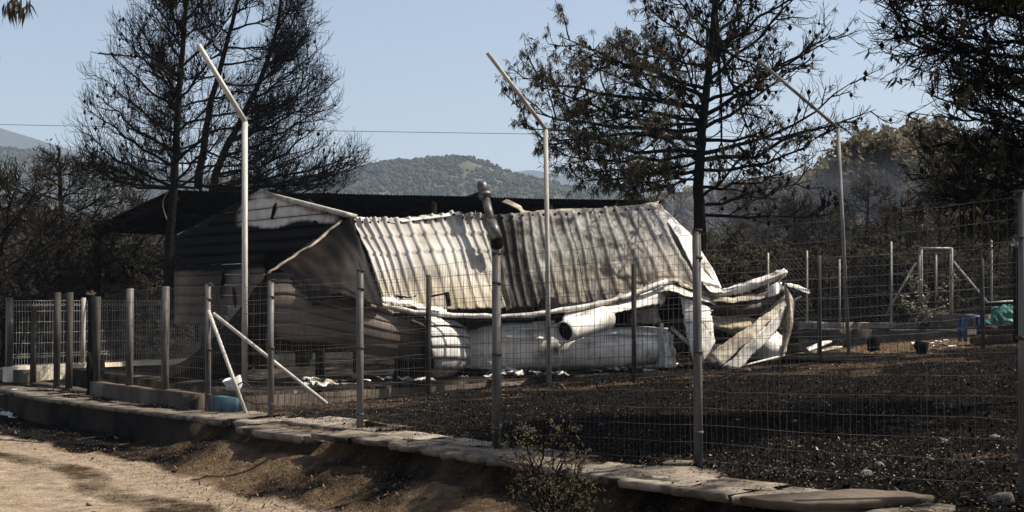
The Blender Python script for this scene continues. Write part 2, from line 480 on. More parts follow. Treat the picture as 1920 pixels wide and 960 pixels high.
m, nd, lk, bs_ = new_mat('scorched_ground'); nt = m.node_tree
charc, n1, src = noise_ramp(m, 3.2, 12, [(0.36, (0.003, 0.0028, 0.0027)), (0.56, (0.0075, 0.0069, 0.0064)), (0.74, (0.034, 0.030, 0.027))], rough=0.75)
soilc, n2, _ = noise_ramp(m, 4.5, 12, [(0.3, (0.022, 0.015, 0.010)), (0.55, (0.115, 0.078, 0.047)), (0.75, (0.24, 0.17, 0.105))], rough=0.75)
roadc, n3, _ = noise_ramp(m, 5.5, 12, [(0.3, (0.09, 0.068, 0.048)), (0.5, (0.225, 0.172, 0.12)), (0.7, (0.35, 0.285, 0.21))], rough=0.75)
chip, n4, _ = noise_ramp(m, 42, 4, [(0.64, (0, 0, 0)), (0.72, (1, 1, 1))])
def masked(attr, nsrc, lo=0.30, hi=0.75):
    a = N_(nt, 'ShaderNodeAttribute', attribute_name=attr)
    mu = N_(nt, 'ShaderNodeMath', operation='MULTIPLY_ADD'); lk.new(nsrc, mu.inputs[0]); mu.inputs[1].default_value = 1.1
    lk.new(a.outputs['Fac'], mu.inputs[2])
    mr = N_(nt, 'ShaderNodeMapRange'); mr.inputs['From Min'].default_value = 0.55 + lo; mr.inputs['From Max'].default_value = 0.55 + hi
    lk.new(mu.outputs[0], mr.inputs['Value'])
    return mr.outputs[0]
col = mix(nt, charc.outputs[0], soilc.outputs[0], masked('soil', n1.outputs['Fac'], 0.25, 0.8))
col = mix(nt, col, roadc.outputs[0], masked('road', n2.outputs['Fac'], 0.25, 0.7))
col = mix(nt, col, (0.34, 0.29, 0.23), chip.outputs[0])
lk.new(col, bs_.inputs['Base Color']); bs_.inputs['Roughness'].default_value = 0.95; bs_.inputs['Specular IOR Level'].default_value = 0.0
nb = N_(nt, 'ShaderNodeTexNoise'); nb.inputs['Scale'].default_value = 30; nb.inputs['Detail'].default_value = 6
lk.new(src, nb.inputs['Vector']); bump(m, nb.outputs['Fac'], 0.9, 0.035)
M['ground'] = m
g = mb.build('ground', M['ground'], None, True, 'structure', {'road': a_road, 'soil': a_soil})
tag(g, 'scorched black yard with a pale dirt road along its kerb', 'ground')

# ------------------------------------------------------------------ hills
def hill(name, label, ridge, d, depth, mat, nsc, amp, trees=0, tr=2.0, seed=1, treemat=None, tname=None, tlabel=None):
    pts = np.array([W(px, py, d) for px, py in ridge])
    n = 220; m = 60
    rx = np.linspace(pts[0, 0], pts[-1, 0], n); rz = np.interp(rx, pts[:, 0], pts[:, 2])
    k = np.ones(5) / 5; rz = np.convolve(np.pad(rz, 2, 'edge'), k, 'valid')
    v = np.linspace(0, 1.35, m)
    prof = np.where(v < 1, np.clip(v, 0, 1) ** 0.8, 1 - (v - 1) * 0.9)
    Xh = np.repeat(rx[None], m, 0); Yh = np.repeat((d - depth + depth * v)[:, None], n, 1)
    Zh = rz[None] * prof[:, None] - 0.5
    dn = fbm(Xh * nsc, Yh * nsc, seed, 5)
    Zh = Zh + dn * amp * (np.minimum(v, 1) * (1.0 - np.minimum(v, 1)) * 4)[:, None] * rz.max() * 0.25
    edge = smooth(0, 0.06, (Xh - rx[0]) / (rx[-1] - rx[0])) * smooth(1, 0.94, (Xh - rx[0]) / (rx[-1] - rx[0]))
    Zh = Zh * (0.2 + 0.8 * edge) - 0.5
    b = MB(); i = np.arange(n * m).reshape(m, n)
    b.add(np.stack((Xh, Yh, Zh), -1).reshape(-1, 3), np.stack((i[:-1, :-1], i[:-1, 1:], i[1:, 1:], i[1:, :-1]), -1).reshape(-1, 4))
    o = b.build(name, mat, None, True, 'structure'); tag(o, label, 'hill')
    if trees:
        ico = np.array([(0, 0, 1), (.894, 0, .447), (.276, .851, .447), (-.724, .526, .447), (-.724, -.526, .447), (.276, -.851, .447),
                        (.724, .526, -.447), (-.276, .851, -.447), (-.894, 0, -.447), (-.276, -.851, -.447), (.724, -.526, -.447), (0, 0, -1)])
        it = np.array([(0, 1, 2), (0, 2, 3), (0, 3, 4), (0, 4, 5), (0, 5, 1), (1, 6, 2), (2, 7, 3), (3, 8, 4), (4, 9, 5), (5, 10, 1),
                       (6, 7, 2), (7, 8, 3), (8, 9, 4), (9, 10, 5), (10, 6, 1), (11, 7, 6), (11, 8, 7), (11, 9, 8), (11, 10, 9), (11, 6, 10)])
        fu = rng.random(trees) * (n - 2); fv = (rng.random(trees) ** 0.9) * (m * 0.78)
        iu = fu.astype(int); iv = fv.astype(int); a = (fu - iu); c = (fv - iv)
        def s(A): return (A[iv, iu] * (1 - a) + A[iv, iu + 1] * a) * (1 - c) + (A[iv + 1, iu] * (1 - a) + A[iv + 1, iu + 1] * a) * c
        P = np.stack((s(Xh), s(Yh), s(Zh)), -1)
        keep = fbm(P[:, 0] * nsc * 3, P[:, 1] * nsc * 3, seed + 9, 3) > -0.45
        P = P[keep]; k = len(P)
        sc = tr * rng.uniform(0.5, 1.35, k) * (1 + 0.5 * rng.random(k) ** 4)
        V = ico[None] * rng.uniform(0.7, 1.3, (k, 12, 1)) * sc[:, None, None] * np.array((1, 1, 1.05))
        V = V + P[:, None] + np.array((0, 0, 0.6)) * sc[:, None, None]
        tb = MB(); tb.add(V.reshape(-1, 3), None, (it[None] + np.arange(k)[:, None, None] * 12).reshape(-1, 3))
        tag(tb.build(tname, treemat, None, True, 'stuff'), tlabel, 'woodland')

hill('far_mountain', 'hazy blue mountain slope falling from the left edge of the sky',
     [(-500, 110), (-250, 170), (-100, 205), (0, 237), (60, 255), (100, 268), (150, 281), (250, 302), (400, 318), (560, 335), (900, 372)], 2300, 500, M['farhill'], 0.004, 0.5, seed=3)
hill('blue_ridge', 'pale blue ridge of two low peaks right of the wooded hill',
     [(500, 400), (800, 362), (900, 340), (960, 321), (998, 315), (1030, 322), (1052, 328), (1075, 324), (1110, 331), (1180, 345), (1300, 362), (1500, 392), (1900, 430)], 2700, 500, M['farhill'], 0.004, 0.4, seed=5)
hill('wooded_hill', 'rounded wooded hill behind the burnt house in the middle',
     [(300, 368), (450, 345), (560, 330), (640, 322), (680, 312), (720, 301), (742, 297), (765, 301), (800, 293), (850, 291), (880, 293), (915, 303), (950, 318), (1000, 331), (1060, 346), (1130, 356), (1250, 372), (1500, 410), (1800, 440)], 900, 260, M['hill'], 0.012, 0.55,
     trees=20000, tr=1.15, seed=7, treemat=M['hilltree'], tname='hill_woodland', tlabel='olive green trees covering the rounded middle hill')
hill('forest_slope', 'wooded slope in front of the blue mountain at the left edge',
     [(-500, 235), (-200, 255), (0, 274), (70, 280), (130, 292), (220, 312), (330, 328), (500, 338), (600, 350), (800, 372)], 1000, 300, M['hill'], 0.01, 0.6,
     trees=16000, tr=1.35, seed=9, treemat=M['hilltree'], tname='slope_woodland', tlabel='green trees covering the slope at the left edge')

# ------------------------------------------------------------------ kerb in front of the fence
def kerb_at(s):
    """point and road-side normal at arc length fraction along the kerb polyline index space"""
    i = int(min(max(s, 0), len(KERB) - 1.001)); f = s - i
    p = KERB[i] * (1 - f) + KERB[i + 1] * f
    d = KERB[i + 1] - KERB[i]; d = d / np.linalg.norm(d)
    return p, np.array((d[1], -d[0])) * np.array((1, 1))

kerb = empty('concrete_kerb', (-4.57, 18.0, 0.0), 'long cracked concrete kerb between the dirt road and the fence, tall at its left end', 'kerb')
def slab_piece(s0, s1, t0, t1, up, thick, mat, name='slab', n=26, rough_=0.03, parent=None, seed=0, m=6):
    """a slab following the kerb from s0 to s1, from t0 (road side) to t1 (fence side)"""
    ss = np.linspace(s0, s1, n)
    top = []; bot = []
    for a, s in enumerate(ss):
        p, nrm = kerb_at(s)
        rowt = []; rowb = []
        for b_, t in enumerate(np.linspace(t0, t1, m)):
            j = rough_ * (fbm(np.array([s * 9.0 + seed]), np.array([b_ * 1.7 + seed]), 41 + seed, 3)[0])
            e = (1.0 if b_ in (0, m - 1) else 0.3) * j * 1.6
            e2 = rough_ * 1.2 * rnd.uniform(-1, 1) if a in (0, n - 1) else 0
            q = p + nrm * (t + e) + (KERB[-3] - KERB[3]) / np.linalg.norm(KERB[-3] - KERB[3]) * e2
            z = float(yard_z(q[0], q[1])) + up + 0.22 * j
            rowt.append((q[0], q[1], z)); rowb.append((q[0] - nrm[0] * (0.02 if b_ == 0 else 0), q[1] - nrm[1] * (0.02 if b_ == 0 else 0), z - thick))
        top.append(rowt); bot.append(rowb)
    A = np.array(top); B = np.array(bot)
    b = MB(); i = np.arange(n * m).reshape(n, m)
    q = [np.stack((i[:-1, :-1], i[:-1, 1:], i[1:, 1:], i[1:, :-1]), -1).reshape(-1, 4)]
    k = n * m
    q.append(q[0][:, ::-1] + k)
    rim = np.concatenate((i[0, :], i[1:, -1], i[-1, -2::-1], i[-2:0:-1, 0])); r2 = np.roll(rim, -1)
    q.append(np.stack((r2, rim, rim + k, r2 + k), -1))
    b.add(np.concatenate((A.reshape(-1, 3), B.reshape(-1, 3))), np.concatenate(q))
    return b.build(name, mat, parent)

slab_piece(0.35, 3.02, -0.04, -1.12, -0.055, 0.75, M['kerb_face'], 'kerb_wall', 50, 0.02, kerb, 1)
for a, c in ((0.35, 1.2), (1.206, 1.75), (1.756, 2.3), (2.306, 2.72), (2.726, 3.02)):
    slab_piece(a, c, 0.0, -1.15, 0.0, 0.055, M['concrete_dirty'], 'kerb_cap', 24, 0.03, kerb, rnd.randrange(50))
for s0, s1, t0, t1, up, th, mt in ((3.05, 3.30, 0.02, -0.90, 0.03, 0.08, 'concrete_dirty'), (3.31, 3.46, -0.12, -0.95, 0.01, 0.07, 'concrete'), (3.47, 3.93, 0.08, -0.42, -0.01, 0.08, 'concrete_dirty'),
                                   (3.50, 3.78, -0.46, -1.15, 0.03, 0.06, 'concrete'), (3.80, 4.05, -0.50, -1.1, 0.02, 0.06, 'concrete_dirty'),
                                   (3.98, 4.30, 0.05, -0.40, 0.04, 0.055, 'concrete_dirty'), (4.31, 4.62, 0.02, -0.36, 0.05, 0.05, 'concrete_dirty'), (4.20, 4.60, -0.42, -0.80, 0.03, 0.06, 'concrete'), (4.63, 5.02, -0.02, -0.42, 0.04, 0.055, 'concrete_dirty'), (4.66, 4.98, -0.46, -0.75, 0.04, 0.06, 'concrete'),
                                   (5.04, 5.40, 0.03, -0.45, 0.04, 0.055, 'concrete_dirty'), (5.41, 5.78, 0.0, -0.40, 0.045, 0.055, 'concrete_dirty'), (5.10, 5.66, -0.49, -0.78, 0.03, 0.06, 'concrete_dirty'), (5.79, 6.25, 0.0, -0.60, 0.03, 0.055, 'concrete_dirty'),
                                   (6.26, 6.62, 0.02, -0.45, 0.03, 0.055, 'concrete'), (6.63, 6.95, 0.02, -0.55, 0.03, 0.055, 'concrete_dirty'), (6.96, 7.35, 0.0, -0.55, 0.02, 0.055, 'concrete_dirty')):
    slab_piece(s0, s1, t0, t1, up, th, M[mt], 'slab', 40, 0.10, kerb, rnd.randrange(50))

# ------------------------------------------------------------------ posts, fences
def post_part(parent, p, top, r, mat, square=False, cap=True, lean=(0, 0)):
    b = MB()
    q = np.array((p[0] + lean[0], p[1] + lean[1], top))
    if square: add_bar(b, (p[0], p[1], p[2] - 0.25), q, 2 * r, up=(0.5, 0.86, 0))
    else: add_tube(b, [(p[0], p[1], p[2] - 0.25), q], r, 10)
    return b.build('post', mat, parent, not square and False)

def mesh_panel(parent, p0, p1, z0a, z0b, z1a, z1b, dv, dh, r, mat, name='wire_mesh', fold=False, wob=0.004, dh_list=None, sag=0.0):
    """welded mesh between two posts: one object, its wires are too many and too thin to pick apart"""
    p0 = np.asarray(p0, float); p1 = np.asarray(p1, float)
    L = np.linalg.norm(p1[:2] - p0[:2]); n = max(int(L / dv), 2)
    b = MB()
    f = (np.arange(n) + 0.5) / n
    K = 5
    h = np.linspace(0, 1, K)
    bx = p0[0] + (p1[0] - p0[0]) * f; by = p0[1] + (p1[1] - p0[1]) * f
    za = z0a + (z0b - z0a) * f - sag * 4 * f * (1 - f); zb = z1a + (z1b - z1a) * f - sag * 4 * f * (1 - f)
    nrm = np.array((p1[1] - p0[1], p0[0] - p1[0])) / L
    bulge = fbm(f[:, None] * 3 + rnd.random() * 50, h[None] * 2.0, 3, 2) * 0.03
    P = np.zeros((n, K, 3))
    P[..., 0] = bx[:, None] + nrm[0] * bulge + rng.normal(0, wob, (n, K)); P[..., 1] = by[:, None] + nrm[1] * bulge
    P[..., 2] = za[:, None] + (zb - za)[:, None] * h
    v, q = tubes(P, np.full((n, K), r), 3); b.add(v, q)
    m = int((z1a - z0a) / dh) + 1
    fr = dh_list if dh_list is not None else np.linspace(0, 1, m)
    m = len(fr); K2 = 9
    u = np.linspace(0, 1, K2)
    P = np.zeros((m, K2, 3))
    zz0 = z0a + (z0b - z0a) * u - sag * 4 * u * (1 - u); zz1 = z1a + (z1b - z1a) * u - sag * 4 * u * (1 - u)
    P[..., 0] = p0[0] + (p1[0] - p0[0]) * u[None] + nrm[0] * r * 2; P[..., 1] = p0[1] + (p1[1] - p0[1]) * u[None] + nrm[1] * r * 2
    P[..., 2] = zz0[None] + (zz1 - zz0)[None] * np.asarray(fr)[:, None] + rng.normal(0, wob, (m, K2))
    v, q = tubes(P, np.full((m, K2), r * 1.15), 3); b.add(v, q)
    if fold:
        for zf in (0.93, 0.12):
            for sgn in (1, -1):
                s = np.linspace(0, 1, 60)
                P = np.stack((p0[0] + (p1[0] - p0[0]) * s, p0[1] + (p1[1] - p0[1]) * s, z0a + (z1a - z0a) * (zf + 0.02 * sgn * (np.arange(60) % 2))), -1)
                v, q = tubes(P[None], np.full((1, 60), r * 1.2), 3); b.add(v, q)
    return b.build(name, mat, parent, False, 'stuff')

# front fence: tall round posts marching towards the camera along the kerb
fr = [(390, 775, 532, 18.8), (508, 790, 525, 17.2), (675, 811, 507, 15.05), (931, 846, 475, 12.3), (1310, 876, 432, 10.3), (1918, 928, 360, 8.05)]
front = empty('wire_fence', W(390, 775, 18.8), 'nearest rusty wire mesh fence on round steel posts along the kerb', 'fence', 'wire fences round the yard')
rad = [0.044, 0.042, 0.042, 0.042, 0.036, 0.03]
fp = []
for (px, yb, yt, d), r in zip(fr, rad):
    p = W(px, yb, d); top = W(px, yt, d)[2]
    q = W(px - (4 if px == 1310 else 0), yt, d)
    fp.append((p, top))
    post_part(front, p, top, r, M['galv'], lean=(q[0] - p[0], 0))
p_out = (np.array((4.75, 5.8, 0.50)), 2.42)
post_part(front, p_out[0], p_out[1], 0.03, M['galv'])
fp.append(p_out)
for (a, ta), (b_, tb_) in zip(fp[:-1], fp[1:]):
    mesh_panel(front, a, b_, a[2] + 0.06, b_[2] + 0.06, ta - 0.03, tb_ - 0.03, 0.058, 0.135, 0.0017, M['wire'], sag=0.015)
# the two braces of its corner post
for x0, y0, d0, x1, y1, d1, r in ((391, 583, 18.75, 464, 782, 18.0, 0.027), (400, 588, 18.8, 613, 757, 18.2, 0.027)):
    b = MB(); add_tube(b, [W(x0, y0, d0), W(x1, y1, d1)], r, 8); b.build('brace', M['pole_white'], front)

# middle fence across the yard in front of the house
mr_ = [(803, 742, 515, 20.1), (1189, 715, 495, 20.7), (1537, 684, 479, 22.5), (1843, 653, 464, 24.4)]
mid = empty('wire_fence', W(803, 742, 20.1), 'smoke blackened wire mesh fence crossing the yard right in front of the house', 'fence', 'wire fences round the yard')
mp_ = []
pl = W(455, 768, 18.4); mp_.append((pl, W(455, 535, 18.4)[2]))
for px, yb, yt, d in mr_:
    p = W(px, yb, d); top = W(px, yt, d)[2]; mp_.append((p, top))
    post_part(mid, p, top, 0.04, M['pole_dark'])
pr = np.array((12.6, 26.3, 0.9)); mp_.append((pr, 2.85)); post_part(mid, pr, 2.85, 0.04, M['pole_dark'])
for (a, ta), (b_, tb_) in zip(mp_[:-1], mp_[1:]):
    mesh_panel(mid, a, b_, a[2] + 0.05, b_[2] + 0.05, ta - 0.03, tb_ - 0.03, 0.10, 0.17, 0.0030, M['wire'], sag=0.02)

# left enclosure: low walls with square posts on them
encl = empty('low_wall', W(180, 744, 22.1), 'sooty low concrete wall under the square fence posts left of the corner post', 'wall')
def wall_run(parent, pts, ztop, zbot, th, mat, name='wall_segment', cap=True, seg=None):
    for (a, b_) in zip(pts[:-1], pts[1:]):
        a = np.asarray(a, float); b_ = np.asarray(b_, float)
        n = 8
        mbw = MB()
        d = (b_[:2] - a[:2]); d /= np.linalg.norm(d); nrm = np.array((-d[1], d[0]))
        L = np.linspace(0, 1, n)
        G_ = []
        for off in (-th / 2, th / 2):
            for zz in (0, 1):
                G_.append([(a[0] + (b_[0] - a[0]) * l + nrm[0] * off, a[1] + (b_[1] - a[1]) * l + nrm[1] * off,
                            (ztop if zz else zbot) + (0.012 * rnd.uniform(-1, 1) if zz else 0)) for l in L])
        v = np.array(G_).reshape(-1, 3)
        q = []
        for i in range(n - 1):
            q += [(i, i + 1, n + i + 1, n + i), (n + i, n + i + 1, 3 * n + i + 1, 3 * n + i), (3 * n + i, 3 * n + i + 1, 2 * n + i + 1, 2 * n + i)]
        q += [(0, n, 3 * n, 2 * n), (n - 1, 3 * n - 1, 4 * n - 1, 2 * n - 1)]
        mbw.add(v, q)
        mbw.build(name, mat, parent)

A0 = W(180, 744, 22.1); B0 = W(386, 774, 19.15)
wall_run(encl, [A0, B0], 0.27, -0.2, 0.22, M['block_wall'])
B1 = W(452, 768, 18.6)
b = MB(); add_bar(b, np.array((B0[0] + 0.16, B0[1] - 0.1, 0.08)), np.array((B1[0], B1[1], 0.08)), 0.2, 0.36); b.build('wall_end', M['teal'], encl)['label'] = 'teal painted end of the low wall'
thr = empty('low_wall', W(55, 720, 25.6), 'short concrete wall and threshold at the far left end of the fence', 'wall')
wall_run(thr, [W(-6, 722, 26.6), W(64, 724, 25.3)], 0.27, -0.3, 0.25, M['block_wall'])
wall_run(thr, [W(64, 724, 25.3) + np.array((0.05, 0, 0)), W(160, 740, 23.0)], 0.06, -0.3, 0.3, M['block_wall'])
back = empty('low_wall', W(150, 706, 27.0), 'beige concrete wall coloured lighter as if sunlit under the pale fence at the back left', 'wall')
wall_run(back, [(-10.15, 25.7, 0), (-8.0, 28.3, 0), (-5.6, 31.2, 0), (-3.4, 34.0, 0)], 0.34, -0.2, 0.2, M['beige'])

lf = empty('wire_fence', W(310, 728, 20.1), 'smoked wire fence on square posts above the low wall at left', 'fence', 'wire fences round the yard')
lp = []
for px, yb, yt, d, mt, r in ((62, 702, 577, 25.1, 'pole_dark', 0.042), (106, 722, 548, 23.9, 'pole_dark', 0.042), (129, 724, 548, 23.4, 'pole_dark', 0.045), (181, 716, 556, 22.1, 'pole_dark', 0.042),
                         (242, 721, 541, 21.2, 'galv', 0.043), (309, 729, 537, 20.2, 'galv', 0.043)):
    p = W(px, yb, d); top = W(px, yt, d)[2]; lp.append((p, top)); post_part(lf, p, top, r, M[mt], True)
lp.append((fp[0][0] + np.array((0, 0, 0.27)), fp[0][1]))
for k in (0, 1, 3, 4, 5):
    (a, ta), (b_, tb_) = lp[k], lp[k + 1]
    mesh_panel(lf, a, b_, a[2] + 0.03, b_[2] + 0.03, ta - 0.04, tb_ - 0.04, 0.07, 0.17, 0.0026, M['wire'])

bf = empty('mesh_fence', W(150, 682, 27.0), 'pale grey welded panel fence with folded wires on the back left wall', 'fence')
bp = []
for (x, y), mt in (((-10.1, 25.75), 'galv'), ((-9.05, 27.05), 'pole'), ((-7.1, 29.4), 'galv'), ((-5.0, 31.95), 'galv')):
    p = np.array((x, y, 0.3)); bp.append(p); post_part(bf, p, 1.72, 0.035 if mt == 'pole' else 0.05, M[mt], True)
for a, b_ in zip(bp[:-1], bp[1:]):
    mesh_panel(bf, a, b_, 0.36, 0.36, 1.66, 1.66, 0.06, 0.2, 0.0034, M['wire_pale'], fold=True, wob=0.001)

# chain link fence with a gate far right
cf = empty('chain_link_fence', W(1671, 612, 30), 'chain link fence on thin pale posts behind the yard at right', 'fence')
def chain(parent, a, b_, z0, z1, cell, r, mat):
    a = np.asarray(a, float); b_ = np.asarray(b_, float); L = np.linalg.norm((b_ - a)[:2]); H = z1 - z0
    bb = MB(); Ps = []
    n = int((L + H) / cell)
    for sgn in (1, -1):
        for k in range(n):
            s = k * cell - (H if sgn > 0 else 0)
            s0, s1 = s, s + sgn * H
            h0, h1 = 0.0, 1.0
            lo_, hi_ = sorted((s0, s1))
            pts = []
            for sv, hv in ((s0, 0.0), (s1, 1.0)):
                pts.append((sv, hv))
            (sa, ha), (sb, hb) = pts
            def clip(sv, hv, so_, ho):
                if sv < 0: return 0, hv + (ho - hv) * (0 - sv) / (so_ - sv)
                if sv > L: return L, hv + (ho - hv) * (L - sv) / (so_ - sv)
                return sv, hv
            if max(sa, sb) <= 0 or min(sa, sb) >= L: continue
            c0 = clip(sa, ha, sb, hb); c1 = clip(sb, hb, sa, ha)
            Ps.append([(a[0] + (b_[0] - a[0]) * c[0] / L, a[1] + (b_[1] - a[1]) * c[0] / L, z0 + H * c[1]) for c in (c0, c1)])
    P = np.array(Ps)
    v, q = tubes(P, np.full(P.shape[:2], r), 3); bb.add(v, q)
    return bb.build('chain_link_mesh', mat, parent, False, 'stuff')
cps = [(1440, 33.0, 474, 625), (1513, 32.0, 470, 620), (1574, 31.8, 486, 612), (1671, 31.2, 453, 614), (1724, 31.0, 466, 600), (1785, 30.9, 466, 598), (1859, 30.7, 436, 590), (1960, 30.4, 440, 585), (2080, 30, 440, 580)]
cp = []
for px, d, yt, yb in cps:
    p = W(px, yb, d); t_ = W(px, yt, d)
    cp.append((p, t_[2])); b = MB(); add_tube(b, [p - np.array((0, 0, 0.3)), t_], 0.026, 6); b.build('post', M['pole'], cf)
for k in range(len(cp) - 1):
    if k == 4: continue
    chain(cf, cp[k][0], cp[k + 1][0], min(cp[k][0][2], cp[k + 1][0][2]) + 0.1, W(1700, 480, 31)[2], 0.13, 0.0035, M['wire'])
for a, d0, b_, d1 in (((1718, 492), 31, (1662, 588), 31.1), ((1787, 490), 30.9, (1856, 572), 30.6)):
    b = MB(); add_tube(b, [W(*a, d0), W(*b_, d1)], 0.028, 6); b.build('brace', M['pole'], cf)
gate = empty('metal_gate', W(1755, 600, 30.9), 'narrow pale framed gate standing in the chain link fence at right', 'gate')
for p, q in (((1728, 467), (1728, 596)), ((1782, 467), (1782, 594)), ((1725, 466), (1786, 466)), ((1755, 475), (1755, 585)), ((1728, 590), (1782, 588))):
    b = MB(); add_tube(b, [W(*p, 30.95), W(*q, 30.95)], 0.03, 6); b.build('gate_frame', M['pole'], gate)
chain(gate, W(1729, 590, 30.95), W(1781, 590, 30.95), W(1729, 588, 30.95)[2], W(1729, 470, 30.95)[2], 0.12, 0.003, M['wire'])
kb = empty('low_wall', W(1671, 612, 30.4), 'pale topped kerb running along the foot of the chain link fence', 'wall')
wall_run(kb, [W(1440, 613, 31.9), W(1600, 600, 31.3), W(1721, 592, 30.8)], 1.12, 0.5, 0.25, M['concrete'])
wall_run(kb, [W(1721, 590, 30.8) + np.array((0.05, 0, 0)), W(1870, 578, 30.3), W(2050, 570, 30)], 1.33, 0.5, 0.25, M['concrete_dirty'])
kb2 = empty('low_wall', W(1671, 632, 28.4), 'dark low block wall behind the tan ground at right', 'wall')
wall_run(kb2, [W(1425, 642, 29.6), W(1600, 634, 28.7), W(1845, 624, 28.0)], 1.02, 0.4, 0.2, M['block_wall'])

# bent steel poles
def bent_pole(px, yb, yk, tx, ty, d, dt, w, mat, label, wx=0):
    root = empty('bent_pole', W(px + wx, yb, d), label, 'pole', 'bent steel poles standing round the yard')
    b = MB(); p = W(px + wx, yb, d); k = W(px, yk, d)
    add_bar(b, p - np.array((0, 0, 0.2)), k, w, up=(0.34, 0.94, 0)); b.build('shaft', mat, root)
    b = MB(); t = W(tx, ty, d + dt); dirv = (t - k) / np.linalg.norm(t - k)
    add_bar(b, k - dirv * 0.015 + np.array((0, 0, 0.01)), t, w * 0.92, up=(0.34, 0.94, 0.1)); b.build('arm', mat, root)
bent_pole(459, 732, 228, 372, 84, 20.1, -0.3, 0.066, M['pole_white'], 'white bent pole left of the collapsed wall, its arm leaning left')
bent_pole(1023, 727, 243, 914, 99, 20.9, -0.3, 0.060, M['pole'], 'pale bent pole in front of the crumpled roof, middle of three', wx=7)
bent_pole(1571, 661, 241, 1421, 113, 24.0, -0.3, 0.064, M['pole_mid'], 'darkened bent pole in the yard right of the wreck', wx=21)

# ------------------------------------------------------------------ burnt house
def HP(a, b_, z):
    """point of the house: a along the eaves, b into the house, z up"""
    return np.array((-2.8 + 0.77 * a - 0.638 * b_, 22.0 + 0.638 * a + 0.77 * b_, z))

slab = empty('house_slab', W(860, 715, 21.7), 'long low concrete floor slab that the burnt house stood on', 'slab')
b = MB()
sl0 = W(458, 738, 18.6); sl1 = W(1300, 697, 24.0); sd = (sl1 - sl0)[:2]; sd /= np.linalg.norm(sd); sn_ = np.array((-sd[1], sd[0]))
n = 70
fr_ = []; bk = []
for k in range(n):
    t = k / (n - 1) * 11.6
    p = sl0[:2] + sd * t; j = 0.02 * rnd.uniform(-1, 1)
    fr_.append((p[0] - sn_[0] * 0, p[1] - sn_[1] * j, 0.33 + 0.006 * t + 0.006 * rnd.uniform(-1, 1)))
    q = p + sn_ * 8.2; bk.append((q[0], q[1], 0.33 + 0.006 * t))
A = np.array(fr_); B = np.array(bk)
V = np.concatenate((A, B, A - (0, 0, 0.5), B - (0, 0, 0.5)))
q = []
for k in range(n - 1):
    q += [(k, k + 1, n + k + 1, n + k), (2 * n + k, 2 * n + k + 1, k + 1, k), (n + k, n + k + 1, 3 * n + k + 1, 3 * n + k)]
q += [(2 * n, 0, n, 3 * n), (n - 1, 3 * n - 1, 4 * n - 1, 2 * n - 1)]
b.add(V, q)
b.build('floor', M['ashfloor'], slab)
b = MB(); o_ = np.array((-sn_[0], -sn_[1], 0)) * 0.02
V = np.concatenate((A + o_ - (0, 0, 0.045), A + o_ - (0, 0, 0.5), A + o_ * 0.1 - (0, 0, 0.045), A + o_ * 0.1 - (0, 0, 0.5)))
b.add(V, [x for k in range(n - 1) for x in ((n + k, n + k + 1, k + 1, k), (k, k + 1, 2 * n + k + 1, 2 * n + k))])
b.build('floor_edge', M['block_wall'], slab)

house = empty('burnt_house', HP(4, 3, 0.35), 'burnt out prefab house with a smoked white gable and crumpled roof sheet', 'house')

# gable wall: boards one above the other, blackened where the fire came out
def gable_top(bb): return 3.08 + 0.72 * (1 - abs(bb - 3.1) / 3.1 if bb < 3.1 else 1 - (bb - 3.1) / 3.6)
bh = 0.205
z0 = 1.16; row = 0
while z0 < 3.8:
    z1 = z0 + bh - 0.012
    bs = np.linspace(0.02, 6.9, 70)
    ok = [x for x in bs if gable_top(x) > z0 + 0.03]
    if z0 < 2.4: ok = [x for x in ok if x > 2.9 - (2.4 - z0) * 0.1]
    if z0 < 1.5: ok = [x for x in ok if x > 4.3 + 0.6 * (1.5 - z0)]
    if len(ok) < 3: z0 += bh; row += 1; continue
    ok = np.array(ok); G_ = np.zeros((4, len(ok), 3))
    for r_ in range(4):
        f = r_ / 3
        for k, x in enumerate(ok):
            zt = min(z1, gable_top(x) - 0.01)
            if row == 0: zb = z0 + 0.10 * max(0, vnoise(np.array([x * 2.1]), np.array([3.3]), 5)[0] * 2)
            else: zb = z0
            zz = zb + (zt - zb) * f
            p = HP(0, x, zz)
            out = -0.022 * (1 - f) + 0.05 * vnoise(np.array([x * 0.9]), np.array([zz * 0.9]), 8)[0]
            G_[r_, k] = p + np.array((0.77, 0.638, 0)) * out
    wall_b = MB(); add_sheet(wall_b, G_, 0.012)
    bbv = np.tile(np.repeat(ok[None], 4, 0).ravel(), 2); zzv = np.tile(G_[..., 2].ravel(), 2)
    clean_up = smooth(2.98, 3.14, zzv + 0.05 * np.sin(bbv * 3)) * smooth(4.6, 3.4, bbv) * smooth(-0.2, 0.5, bbv)
    clean_lo = smooth(2.36, 2.2, zzv) * (0.78 + 0.22 * np.sin(bbv * 2.2))
    top_soot = smooth(0.20, 0.02, np.array([gable_top(x) for x in bbv]) - zzv)
    soot = 1.05 - 1.05 * np.maximum(clean_up, clean_lo) + 0.5 * top_soot
    wall_b.build('board', M['gable_paint'] if z0 > 2.6 else M['cladding'], house, True, None, {'soot': np.clip(soot, 0, 1)})
    z0 += bh; row += 1

ib = MB()
bs = np.linspace(0.1, 6.7, 20)
add_sheet(ib, np.array([[HP(0.12, x, 2.42) for x in bs], [HP(0.12, x, gable_top(x) - 0.05) for x in bs]]), 0.03)
ib.build('gap_backing', M['sootsheet'], house)  # black backing added to stop light showing through the board gaps
